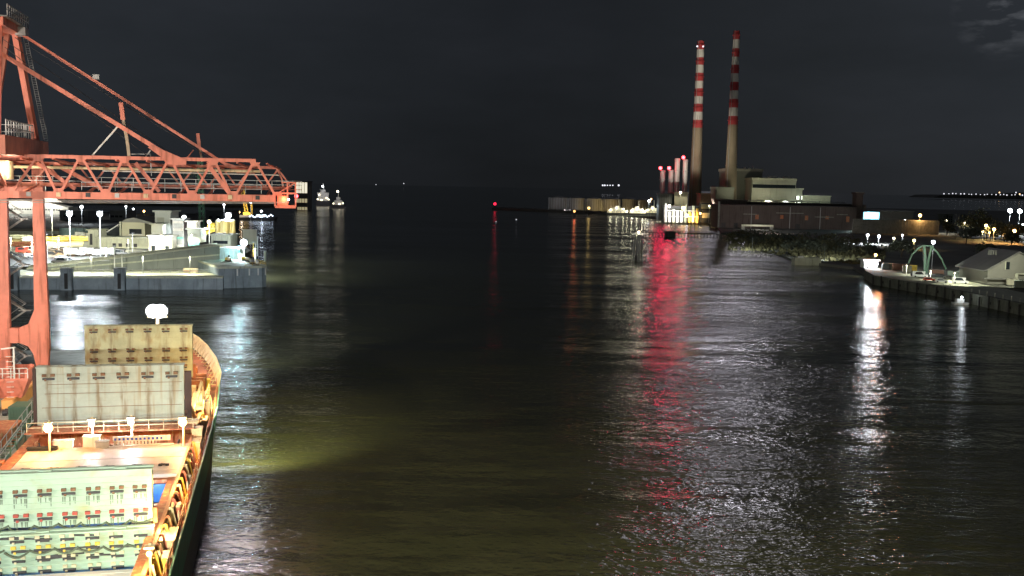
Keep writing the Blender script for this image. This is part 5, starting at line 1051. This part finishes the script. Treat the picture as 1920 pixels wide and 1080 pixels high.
# pile cluster beacon in the river
p = at(1196, 490, z=0); t = thing('navigation_dolphin', 'dark pile cluster with a ladder standing in the river left of the red reflection', 'dolphin', (p.x, p.y, 0)); hz = at(1196, 440, d=p.y).z
for dx, dy in ((-2.6, 0), (2.2, 0), (-.4, 2.6), (.6, -1.)): MB().tube((dx, dy, -1), (dx * .6, dy * .6, hz), .38, .3, 8).build('pile', mat('pile_steel', (.16, .15, .15), .6), t)
MB().box(-2.6, 2.6, -2, 2.6, hz, hz + .5).build('platform', GALV, t); m = MB()
for i in range(12): m.box(-.5, .5, -1.5, -1.4, i * hz / 12, i * hz / 12 + .12)
m.beam((-.5, -1.45, 0), (-.5, -1.45, hz), .1); m.beam((.5, -1.45, 0), (.5, -1.45, hz), .1); m.build('ladder', GALV, t)
MB().box(-1.8, -.9, -2.6, -1.6, 0, 3.2).build('fender', BLACK, t); MB().ball((0, 0, hz + 1.3), .5).build('lamp', E_WW, t); light('POINT', (0, -2.2, hz + 1.3), 1500, LC['ww'], t, .4, world=False)
# pale flood barrier and concrete box on the scrub shore
p = at(1420, 430, z=1.2); t = thing('pale_barrier', 'thin pale pipe barrier in front of the rust brown wall', 'barrier', (p.x, p.y, 1.2)); wb = at(1450, 430, d=p.y).x - p.x
MB().box(-wb, wb, 0, 1, 2.6, 4.2).build('beam', CONCL, t); MB().box(-wb, -wb + 3, -.2, 1.2, 0, 2.6).box(wb - 3, wb, -.2, 1.2, 0, 2.6).build('foot', CONC, t)
light('POINT', (p.x, p.y - 12, 9), 5000, (1, .95, .9), t, .5)
p = at(1515, 497, z=.2); t = thing('concrete_caisson', 'pale concrete box standing at the water edge of the scrub shore', 'caisson', (p.x, p.y, 0)); wb = at(1540, 497, d=p.y).x - p.x
MB().box(-wb, wb * .3, 0, 6, -1, 3.6).box(wb * .34, wb, .4, 6, -1, 3.9).build('wall', CONCL, t); MB().box(-wb * .75, -wb * .35, .3, 1.4, 3.603, 4.5).build('hatch', WHITE, t); light('SPOT', (p.x - 2, p.y - 10, 9), 500, (1, 1, .9), t, .4, target=(p.x, p.y + 3, 0), size=R(90))
# scrub
for i in range(36):
    f = i / 36
    px = 1370 + (i * 37 % 270) + rnd.uniform(-6, 6); py = 433 + (px - 1370) * .12 + rnd.uniform(0, 24)
    p = at(px, py, z=1.2); m = MB(); s = rnd.uniform(2.6, 5.5)
    crown(m, (0, 0, s * .45), s * 1.9, s * .75, 260, s * .17)
    t = thing('shore_bush', 'dark low bush in the scrub between river and rust brown wall', 'bush', (p.x, p.y, 1.2), 0, 'dark scrub bushes on the south shore'); m.build('foliage', LEAF if i % 3 else LEAF2, t)
    MB().tube((0, 0, 0), (0, 0, s * .5), .2, .1, 5).build('stem', BARK, t)
m = MB()
for i in range(2600):
    px = rnd.uniform(1365, 1660); py = rnd.uniform(436, 470) + max(0, (px - 1400) * .13); p = at(px, py, z=1.2); s = rnd.uniform(.5, 1.3); u_ = rnd.uniform(0, PI)
    m.add([(p.x - s * math.cos(u_), p.y - s * math.sin(u_), 1.2), (p.x + s * math.cos(u_), p.y + s * math.sin(u_), 1.2), (p.x + rnd.uniform(-.4, .4), p.y, 1.2 + s * rnd.uniform(.8, 1.8))], [(0, 1, 2)])
tag(m.build('ground_cover', LEAF2), 'rough dark scrub grass covering the south shore', 'ground cover', kind='stuff')
# trees lit orange, right edge
TL = ['leftmost tree of the row behind the orange street lamps', 'second tree of the row behind the orange street lamps', 'tall rounded tree left of the yellow lamps', 'wide tree behind the yellow lamps', 'tree right of the yellow lamps', 'tree at the right edge lit orange from below', 'low tree in front of the row at the right edge', 'small tree beside the apartment blocks', 'dark tree in front of the south road', 'dark tree left of the green crane arches', 'dark tree behind the warehouse']
for i, (px, pt, pb, d, w_, lm) in enumerate(((1816, 402, 428, 900, 11, LEAF2), (1835, 400, 430, 880, 13, LEAF2), (1850, 408, 434, 830, 12, LEAF2), (1866, 414, 440, 800, 11, LEAF2), (1884, 420, 444, 780, 10, LEAF2), (1908, 422, 448, 760, 12, LEAF2), (1897, 434, 452, 720, 8, LEAF2), (1776, 416, 430, 860, 7, LEAF), (1812, 424, 446, 720, 13, LEAF), (1690, 452, 480, 560, 8, LEAF), (1850, 458, 480, 560, 9, LEAF))):
    p = at(px, pb, d=d); zt = at(px, pt, d=d).z; hgt = zt - 1.2; t = thing('tree', TL[i], 'tree', (p.x, p.y, 1.2), 0, 'trees on the south bank')
    k = MB().tube((0, 0, 0), (.3, 0, hgt * .55), .5, .25, 7)
    for j in range(5): q_ = j * 1.3; k.tube((.2, 0, hgt * (.3 + .05 * j)), (math.cos(q_) * w_ * .35, math.sin(q_) * w_ * .35, hgt * .7), .2, .08, 5)
    k.build('trunk', BARK, t); m = MB(); crown(m, (0, 0, hgt * .62), w_ * .75, hgt * .36, 900, .8); m.build('crown', lm, t)
# apartments
for i, (px0, px1, pt) in enumerate(((1767, 1774, 402), (1777, 1786, 402), (1807, 1812, 403))):
    t, W_, H_ = block('apartment_block', ['leftmost dim apartment block on the horizon', 'second dim apartment block on the horizon', 'slim dim apartment block left of the trees'][i], 'building', px0, px1, pt, 425, 1150, 14, CLADG, zb=1.2); windows(t, [W_ * .3, W_ * .7], [H_ * .3, H_ * .5, H_ * .7], 0, 1.2, 1.5, GLASS)
for i, px in enumerate((1791, 1798)):
    p = at(px, 425, d=1000); t = thing('flag_mast', ['left pale mast between the apartment blocks', 'right pale mast between the apartment blocks'][i], 'mast', (p.x, p.y, 1.2)); MB().tube((0, 0, 0), (0, 0, at(px, 404, d=1000).z), .5, .3, 6).build('pole', CONC, t); MB().box(-1, 1, -1, 1, 0, 1).build('foot', CONC, t)
# lamps on the south side
LS = [(1648, 415, 900, 'w', 60000, 1.6, 'bright white mast light under the cyan billboard, leftmost of three', 2), (1684, 416, 890, 'w', 50000, 1.5, 'bright white mast light in the middle of three', 2), (1697, 415, 890, 'w', 45000, 1.4, 'bright white mast light, rightmost of three', 2),
      (1725, 404, 880, 'o', 14000, 1.6, 'single orange mast light left of the apartment blocks', 1), (1774, 414, 900, 'ww', 9000, 1.1, 'warm lamp in front of the apartment blocks', 1), (1627, 441, 700, 'w', 30000, 1.0, 'white lamp at the scrub edge left of the parked lights', 1), (1648, 443, 690, 'w', 14000, .8, 'low white lamp right of the scrub edge lamp', 2),
      (1676, 447, 670, 'ww', 3500, .7, 'low warm lamp in the middle of the dark field', 2), (1692, 441, 690, 'w', 2500, .7, 'small white lamp above the dark field', 1), (1714, 451, 640, 'y', 3500, .8, 'yellow lamp right in the dark field', 2), (1750, 454, 430, 'w', 3000, .9, 'white lamp just above the green arched crane', 1),
      (1894, 395, 900, 'w', 50000, 1.7, 'high white mast light at the right edge, left of the pair', 2), (1912, 396, 900, 'w', 50000, 1.7, 'high white mast light at the right edge, right of the pair', 2), (1849, 423, 800, 'y', 15000, 1.3, 'yellow street lamp among the trees, upper left', 1), (1843, 434, 760, 'y', 9000, .9, 'small yellow street lamp among the trees, lower left', 1),
      (1864, 430, 760, 'o', 18000, 1.3, 'orange street lamp among the trees, middle', 1), (1902, 433, 740, 'o', 26000, 1.4, 'orange street lamp at the right edge', 1), (1855, 436, 740, 'o', 6000, .7, 'small orange street lamp below the middle one', 1),
      (1832, 494, 400, 'w', 7000, 1.1, 'blazing white floodlight left of the warehouse', 2), (1918, 421, 780, 'w', 5000, .8, 'small blue white lamp at the right edge', 1), (1809, 418, 900, 'ww', 2500, .7, 'small dim lamp left of the trees', 1), (1217, 377, 1140, 'w', 8000, 1.5, 'blue white floodlight left of the thin stacks', 1), (1221, 373, 1200, 'o', 4000, .9, 'small orange lamp left of the thin stacks', 1),
      (1313, 400, 1020, 'y', 5000, 1.0, 'yellow floodlight below the gap between the chimneys', 1), (1276, 361, 1110, 'ww', 9000, 1.5, 'white lamp on the roof of the square plant block', 1), (1288, 404, 1040, 'w', 4000, 1.1, 'low white lamp on the power station quay', 2), (1255, 386, 1060, 'ww', 8000, 1.2, 'warm lamp on the pipe rack, left', 2), (1281, 390, 1060, 'y', 7000, 1.5, 'yellow lamp on the pipe rack, middle', 2),
      (1330, 386, 1060, 'ww', 6000, .8, 'warm lamp at the loading bay between the chimneys', 1)]
for px, py, d, c, pw_, r, lb, hd in LS: lamp(px, py, d, 1.2 if d != 430 and d != 400 else 3.6, c, pw_, bare=BARE.get(px, 0), label=lb, name='lamp_post', cat='light', group='lamp posts on the south bank', r=r, heads=hd)
# floodlights added on quay and roofs to brighten the power station
def flood(px, py, d, power, col, tgt, size=80, label='', zb=1.2):
    p = at(px, py, d=d); t = thing('ground_floodlight', label, 'floodlight', (p.x, p.y, 1.2)); t.location.z = zb; MB().box(-.8, .8, -.4, .4, 0, 1).build('housing', DARK, t); MB().box(-.7, .7, .41, .5, .2, .9).build('lens', E_WIN, t)
    light('SPOT', (p.x, p.y + 1, zb + 2), power, col, t, 1, target=tgt, size=R(size), blend=.8)
flood(1290, 402, 1000, 800000, (1, .9, .72), at(1309, 200, d=1188), 42, 'floodlight at the foot of the left chimney'); flood(1330, 404, 1000, 900000, (1, .9, .72), at(1378, 170, d=1108), 40, 'floodlight at the foot of the right chimney')
flood(1300, 404, 1060, 90000, (1, .6, .2), at(1304, 370, d=1188), 70, 'orange floodlight aimed at the left chimney base')
flood(1440, 382, 1053, 22000, (1, .95, .68), at(1440, 358, d=1090), 120, 'left roof floodlight aimed at the broad turbine hall', 22); flood(1472, 382, 1053, 15000, (.85, .95, .8), at(1472, 358, d=1090), 120, 'right roof floodlight aimed at the broad turbine hall', 22); flood(1392, 380, 1050, 22000, (1, .95, .68), at(1395, 345, d=1125), 110, 'roof floodlight aimed at the boiler house', 24)
flood(1525, 383, 1058, 16000, (.9, 1, .85), at(1522, 372, d=1095), 120, 'roof floodlight aimed at the annex hall', 21); flood(1450, 436, 820, 80000, (1, .8, .7), at(1450, 400, d=950), 110, 'dim floodlight on the rust brown wall'); flood(1270, 410, 1030, 260000, (1, 1, .9), at(1262, 340, d=1150), 60, 'floodlight below the thin stacks')
# green arched crane frame on the south quay
d = 400; p = at(1742, 515, d=d); t = thing('arched_crane_frame', 'green frame of four curved legs meeting in a peak on the south quay', 'crane', (p.x, p.y, 3.6)); g = lambda px_, py_: (at(px_, py_, d=d).x - p.x, at(px_, py_, d=d).z - 3.6)
def arc(pts, yo, yo2, w_):
    k = MB(); P = [Vector((g(*q_)[0], yo + (yo2 - yo) * i / (len(pts) - 1), g(*q_)[1])) for i, q_ in enumerate(pts)]
    for a, c in zip(P, P[1:]): k.beam(a, c + (c - a) * .04, w_)
    k.build('leg', GREEN, t)
arc([(1731, 460), (1722, 465), (1710, 477), (1703, 493)], 0, 0, .55); arc([(1747, 463), (1757, 473), (1766, 487), (1773, 504)], 0, 0, .55); arc([(1732, 459), (1733, 480), (1732, 512)], 0, -1, .9); arc([(1746, 463), (1742, 485), (1739, 512)], 0, 1, .75)
MB().beam((g(1730, 460)[0], 0, g(1730, 460)[1]), (g(1750, 462)[0], 0, g(1750, 462)[1]), .5).build('peak_beam', GREEN, t); MB().box(-6, 6, -2, 3, 0, 1).build('base', DARK, t)
light('SPOT', (p.x, p.y - 12, 14), 7000, (.9, 1, .85), t, .5, target=(p.x, p.y, 8), size=R(120))
# warehouse
d = 372; x0_, x1_ = at(1846, 510, d=d).x, at(1935, 510, d=d).x; W_ = x1_ - x0_
t = thing('warehouse', 'grey gabled warehouse with one tall window at the right edge of the south quay', 'building', (x0_, d, 3.6)); zr = at(1912, 473, d=d).z - 3.6; ze = at(1850, 508, d=d).z - 3.6; xr = at(1911, 475, d=d).x - x0_
m = MB(); m.prism([(1.2, 0), (W_ + 8, 0), (W_ + 8, ze + 1), (xr, zr - .4), (1.2, ze + .2)], 'y', 0, 24); m.build('wall', mat('warehouse_render', (.24, .24, .20), .8, 0, .08, .3), t)
m = MB(); m.prism([(-.2, ze - .3), (xr, zr), (W_ + 8.5, ze + .8), (W_ + 8.5, ze + 1.1), (xr, zr + .35), (-.2, ze + .1)], 'y', -.5, 24.5); m.build('roof', ROOFG, t)
wx = at(1886, 495, d=d).x - x0_; f_ = MB().box(wx, wx + 1.4, -.15, -.003, at(1886, 505, d=d).z - 3.6, at(1886, 491, d=d).z - 3.6).build('window', GLASS, t); MB().box(wx - .25, wx - .01, -.3, -.003, at(1886, 506, d=d).z - 3.6, at(1886, 490, d=d).z - 3.6).build('frame', CONCL, f_)
m = MB()
for j in range(4): m.box(wx - 3 + j * .9, wx - 2.5 + j * .9, 8, 8.5, zr - 1.6, zr + .2)
m.build('chimney_pot', CONC, t); MB().box(-.6, W_ + 8, -1.6, -.55, ze * .38, ze * .46).build('canopy', ROOFG, t)
MB().box(W_ * .62, W_ * .67, -1.4, -.9, 0, ze * .8).box(W_ * .62, W_ * .9, -1.4, -.9, ze * .8, ze * .88).build('door_frame', CONCL, t)
light('SPOT', (x0_ + 6, d - 13, 13), 7000, (1, 1, .82), t, .5, target=(x0_ + 8, d + 2, 3), size=R(140)); light('SPOT', (x0_ - 12, d - 9, 10), 5000, (1, 1, .82), t, .5, target=(x0_ - 10, d, 0), size=R(140))
t, W_, H_ = block('orange_kiosk', 'white kiosk with a yellow lit canopy edge left of the warehouse', 'cabin', 1840, 1863, 488, 508, 392, 6, WHITE, zb=3.6, capm=YEL); light('POINT', (t.location.x + 1, 388, 9), 1600, LC['y'], t, .3); MB().box(W_ * .4, W_ * .7, -.1, -.003, 0, 2.1).build('door', DARK, t)
# quay boat/white cabins at the light (1630,493)
t, W_, H_ = block('pier_cabin', 'overexposed white cabin with a red lamp at the tip of the south quay', 'cabin', 1620, 1645, 489, 503, 440, 5, WHITE, zb=3.6); MB().box(W_ * .2, W_ * .3, -.1, -.003, 0, 2).build('door', DARK, t)
MB().tube((W_ * .82, 1, H_), (W_ * .82, 1, H_ + 2.2), .15).build('lamp_post', DARK, t); MB().ball((W_ * .82, 0, H_ + 2.6), .6).build('red_lamp', E_OR, t)
for x in (.25, .8): MB().ball((W_ * x, -1, H_ * .62), .95).build('floodlight', E_WH, t)
for x, p_ in ((.25, 34000), (.85, 26000)): light('POINT', (t.location.x + W_ * x, 437, 6.6), p_ * .12, LC['w'], t, .7)
light('POINT', (t.location.x + W_ * .9, 437, 9.5), 3000, (1, .35, .15), t, .4)
p = at(1648, 506, z=3.6); t = thing('moored_launch', 'small white launch tied below the overexposed cabin', 'boat', (p.x - 1, p.y - 5, 0), .2); MB().prism([(-4.2, 1.2), (4.6, 1.4), (3.6, -.3), (-4, -.3)], 'y', -1.3, 1.3).build('hull', WHITE, t); MB().box(-2, 1, -1, 1, 1.25, 2.9).build('cabin', WHITE, t); MB().box(-1.7, .7, -1.05, -1.01, 1.9, 2.5).build('window', GLASS, t)
# containers, vehicles and drums along the south quay
SQ = [(1661, 505, 3.2, 'grey', 'small dark container next to the white launch'), (1671, 505, 4.5, 'green', 'grey green container on the south quay'), (1686, 507, 5.5, 'rust', 'rust brown container left of the yellow cabin'), (1712, 508, 3.0, 'yellow', 'small yellow lit cabin on the south quay'), (1700, 510, 3.5, 'cream', 'cream skip left of the yellow cabin'),
      (1757, 517, 4.6, 'rust', 'dull red container in front of the green arches'), (1793, 520, 6.5, 'green', 'pale green container left of the stacked drums'), (1812, 514, 4, 'grey', 'dark tank unit left of the drums'), (1822, 516, 3.2, 'green', 'grey green tank unit beside the drums'), (1834, 520, 3.4, 'cream', 'pale tank unit beside the kiosk'), (1848, 524, 3.4, 'grey', 'grey skip below the kiosk'), (1862, 527, 3.6, 'cream', 'pale skip in front of the warehouse, left'), (1880, 531, 4.2, 'grey', 'grey skip in front of the warehouse, middle'), (1898, 535, 4, 'cream', 'pale skip in front of the warehouse, right'), (1915, 540, 4.5, 'green', 'green skip at the right edge of the quay')]
CM = {'grey': mat('unit_grey', (.10, .11, .11), .6), 'green': mat('unit_green', (.22, .26, .22), .6), 'rust': mat('unit_rust', (.2, .1, .07), .7), 'yellow': YEL, 'cream': mat('unit_cream', (.36, .35, .26), .6)}
for i, (px, py, w_, c, lb) in enumerate(SQ):
    p = at(px, py, z=3.6); t = thing('cargo_container', lb, 'container', (p.x, p.y, 3.6), -.35 + rnd.uniform(-.1, .1), 'containers and skips along the south quay'); h_ = rnd.uniform(2.2, 2.8)
    MB().box(-w_ / 2, w_ / 2, -1.2, 1.2, .15, h_).build('body', CM[c], t); k = MB()
    for j in range(int(w_ * 2)): k.box(-w_ / 2 + .15 + j * .5, -w_ / 2 + .3 + j * .5, -1.27, -1.203, .3, h_ - .15)
    k.build('corrugation', CM[c], t); MB().box(-w_ / 2 - .05, w_ / 2 + .05, -1.25, 1.25, h_ + .003, h_ + .12).build('lid', CM[c], t)
for i, (px, py, c, k, lb) in enumerate(((1742, 527, 'red', 'car', 'red car on the south quay in front of the arches'), (1765, 530, 'silver', 'car', 'silver car on the south quay'), (1800, 532, 'white', 'van', 'white van at the quay road'), (1725, 520, 'white', 'van', 'white van by the yellow cabin'), (1780, 524, 'black', 'car', 'black car behind the silver car'))):
    p = at(px, py, z=3.6); t = car(p.x, p.y, 3.62, -.3, c, lb, k); t['group'] = 'vehicles parked on the south quay'
for i, (px, py, p_, c) in enumerate(((1700, 498, 2400, 'lw'), (1745, 508, 3400, 'lw'), (1790, 512, 4200, 'lw'), (1870, 512, 3000, 'lw'))):
    lamp(px, py, at(px, py + 16, z=3.6).y, 3.6, 'ww', p_, ['quay lamp above the cream skip', 'quay lamp under the green arches', 'quay lamp by the pale green container', 'quay lamp in front of the warehouse'][i], 'quay_lamp', 'light', 'small lamps along the south quay', .26, 1, lc='lw')
p = at(1800, 571, z=0); t = thing('river_buoy', 'white lit work raft floating off the south quay', 'raft', (p.x, p.y, 0)); MB().prism([(-2.5, .7), (2.5, .7), (2.1, -.3), (-2.1, -.3)], 'y', -1.2, 1.2).build('hull', WHITE, t); MB().box(-1.4, 1, -.8, .8, .703, 1.9).build('cabin', WHITE, t); MB().ball((0, -1, 2.5), .38).build('lamp', E_WH, t); MB().tube((0, -.5, 1.9), (0, -.5, 2.9), .08).build('lamp_post', DARK, t); light('POINT', (0, -2, 3.), 250, LC['w'], t, .3, world=False)
# timber fender piles, tyres and posts along the south quay wall
qa, qb, qc = at(1640, 517, z=3.6), at(1760, 537, z=3.6), at(1935, 573, z=3.6)
for i in range(18):
    f = i / 17; p = qa.lerp(qb, f * 2.4) if f * 2.4 < 1 else qb.lerp(qc, (f * 2.4 - 1) / 1.4); dn = (qc - qb).normalized()
    t = thing('fender_pile', 'dark timber fender pile against the south quay wall', 'pile', (p.x - .6, p.y - .5, 0), 0, 'timber fender piles along the south quay wall')
    MB().tube((0, 0, -1), (rnd.uniform(-.2, .2), .2, 3.3 + rnd.uniform(-.5, .8)), .34, .3, 8).build('pile', WOOD, t)
    if i % 2: MB().tube((.9, -.1, 1.6), (.9, .3, 1.6), .55, n=12).build('tyre_fender', BLACK, t)
for i in range(12):
    f = (i + .5) / 12; p = qb.lerp(qc, f) + Vector((1.2, 1.4, 0)); t = thing('kerb_post', 'short pale post on the edge of the south quay road', 'post', (p.x, p.y, 3.6), 0, 'posts along the south quay road edge')
    MB().tube((0, 0, 0), (0, 0, 1.1), .1, n=6).build('pole', CONCL, t); MB().tube((0, 0, 1.1), (0, 0, 1.25), .16, n=6).build('cap', WHITE, t)
p = at(358, 511, z=4.3); t = thing('pallet_stack', 'low stack of pale pallets on the apron below the ramp', 'pallet stack', (p.x, p.y, 4.3), .05)
for j in range(4): MB().box(-2.4, 2.4, -.6, .6, .02 + j * .4, .3 + j * .4).build('pallet', [CREAM, OXIDE, CONCL, CREAM][j], t)
t = thing('apron_railing', 'thin railing along the foot of the concrete ramp', 'railing', pp(s_at(240), 14, 4.3)); m = MB(); rail(m, [Vector(pp(s_at(140), 14, 4.3)), Vector(pp(s_at(400), 14, 4.3))], 1.1, .04, 3); m.build('rail', GALV, t, world=True)
# pipes, gantry and cladding joints on the power station front
p = at(1420, 384, d=1040); t = thing('pipe_gantry', 'long pipe gantry running in front of the turbine hall', 'pipe gantry', (p.x, 1056, 1.2))
for z in (22.5, 24.6): MB().tube((-28, 0, z), (95, 0, z), .5, n=6).build('pipe', GALV, t)
for i in range(11): MB().beam((-28 + i * 12, 0, 0), (-28 + i * 12, 0, 25.5), .5).build('trestle', DARK, t)
# far lamp strings on the horizon
def farlamp(px, py, d, r, label, m_, grp):
    p = at(px, py, d=d); t = thing('shore_lamp', label, 'light', (p.x, p.y, p.z - 12), 0, grp); MB().tube((0, 0, 0), (0, 0, 12), 1.2, n=5).build('pole', DARK, t); MB().ball((0, 0, 12), r, seg=6, rings=4).build('bulb', m_, t)
m = MB(); hp = [at(x_, y_, d=7400) for x_, y_ in ((1752, 371), (1766, 366), (1790, 365.5), (1830, 366), (1900, 364), (2300, 352), (2300, 382))]; m.prism([(p.x, p.z) for p in hp], 'y', 7420, 7900); struct('far_hills', m, EARTH)
for i in range(20): farlamp(1771 + i * 7.4 + rnd.uniform(-1.5, 1.5), 363 + i * .15 + rnd.uniform(-.6, .6), 7300, rnd.uniform(3.2, 5), 'small white lamp in the long string along the far southern shore', E_DIM, 'string of lamps on the far southern shore')
for i, (px, py) in enumerate(((1874, 361), (1905, 361), (1912, 364), (1917, 366))): farlamp(px, py, 7250, 5, 'brighter lamp above the far southern shore string', E_DIM if i % 2 else E_DIMO, 'brighter lamps on the far southern shore')
for i, (px, r_) in enumerate(((1130, 5), (1134, 5), (1139, 4), (1144, 4), (1149, 4), (1160, 6))): farlamp(px, 347.5, 6000, r_, 'small white lamp in the short row on the horizon behind the tanks', E_DIM, 'short row of lamps on the horizon')
for i, (px, py) in enumerate(((935, 374), (757, 344), (968, 412), (930, 416), (705, 346))): farlamp(px, py, [3000, 9000, 1100, 1000, 8000][i], [.8, 4, .7, .5, 3][i], ['dim buoy light near the breakwater tip', 'faint ship light on the open horizon', 'small white buoy light on the dark water', 'faint buoy light below the red beacon', 'faint far light left on the horizon'][i], E_DIM, None)
for i, (px, py, c) in enumerate(((100, 388, 'w'), (365, 405, 'w'), (330, 405, 'w'), (400, 395, 'w'), (448, 398, 'o'), (250, 392, 'w'), (270, 396, 'o'), (490, 396, 'w'), (210, 396, 'w'), (445, 405, 'w'))):
    p = at(px, py, d=900); t = thing('distant_lamp', ['distant lamp above the ferry bow', 'distant lamp right of the tower block', 'distant lamp beside the tower block roof', 'distant lamp below the crane boom middle', 'distant orange lamp left of the yellow jib', 'distant lamp above the curved shed', 'distant orange lamp left of the tower block', 'distant lamp above the work barge', 'distant lamp right of the big floodlight pair', 'distant lamp over the barge stern'][i], 'light', (p.x, p.y, 0), 0, 'distant lamps behind the north port')
    MB().tube((0, 0, 0), (0, 0, p.z), .3, .2, 5).build('pole', GALV, t); MB().ball((0, 0, p.z), .9, seg=6, rings=4).build('bulb', EM[c], t)
# dim back row of port cranes/sheds to fill behind the north yard
for i, (px0, px1, pt, pb) in enumerate(((112, 165, 396, 412), (206, 232, 396, 414), (322, 352, 402, 420), (386, 432, 396, 412))):
    t, W_, H_ = block('back_shed', ['grey back shed behind the left floodlight', 'grey back shed left of the curved roof', 'grey back shed right of the tower block', 'grey back shed behind the silos'][i], 'building', px0, px1, pt, pb, 760, 25, mat('back_grey', (.12, .135, .14), .7), zb=0); windows(t, [W_ * .2, W_ * .5, W_ * .8], [H_ * .6], 0, 2.5, 1.6, GLASS)

# every free-standing light gets an added mast and housing
FX = {'silo_light': ['slim floodlight mast in front of the yellow silos'], 'tank_light': ['floodlight mast in front of the yellow lit storage tank', 'floodlight mast in front of the leftmost storage tanks'],
      'yard_floodlight': ['floodlight mast on the apron before the curved shed', 'floodlight mast on the apron before the gravel yard'], 'teal_lamp': ['teal lamp on the pier head beside the ribbed cabin'], 'shore_light': ['floodlight mast by the concrete box on the scrub shore', 'floodlight mast at the left end of the scrub shore'], 'beacon_glow': ['red lamp stalk just in front of the orange beacon']}
for o in [o for o in COL.objects if o.type == 'LIGHT' and o.parent is None and o.name != 'moon']:
    k_ = o.name.split('.')[0]; lb = FX[k_].pop(0); p = o.location.copy(); zg = 4.3 if k_ in ('silo_light', 'yard_floodlight') else (7.3 if k_ == 'teal_lamp' else (0. if k_ == 'beacon_glow' else 1.2))
    t = thing('floodlight_mast', lb, 'light', (p.x, p.y, min(zg, p.z - .5))); z_ = p.z - t.location.z
    MB().tube((0, -.9, 0), (0, -.9, z_ + .5), .12, .09, 6).build('pole', GALV, t); MB().box(-.5, .5, -1.0, .2, z_ + .55, z_ + .8).build('lamp_head', DARK, t)  # pole and head of the added mast
    o.parent = t; o.location = (0, 0, z_)

# ------------------------------------------------------------------ render settings
SC.view_settings.view_transform = 'Standard'; SC.view_settings.look = 'None'; SC.view_settings.exposure = 0; SC.view_settings.gamma = 1
cy = SC.cycles
cy.use_denoising = True
try: cy.denoiser = 'OPENIMAGEDENOISE'
except Exception: pass
cy.max_bounces = 5; cy.diffuse_bounces = 2; cy.glossy_bounces = 3; cy.transmission_bounces = 1; cy.caustics_reflective = False; cy.caustics_refractive = False
cy.use_light_tree = True; cy.sample_clamp_indirect = 4; cy.sample_clamp_direct = 0
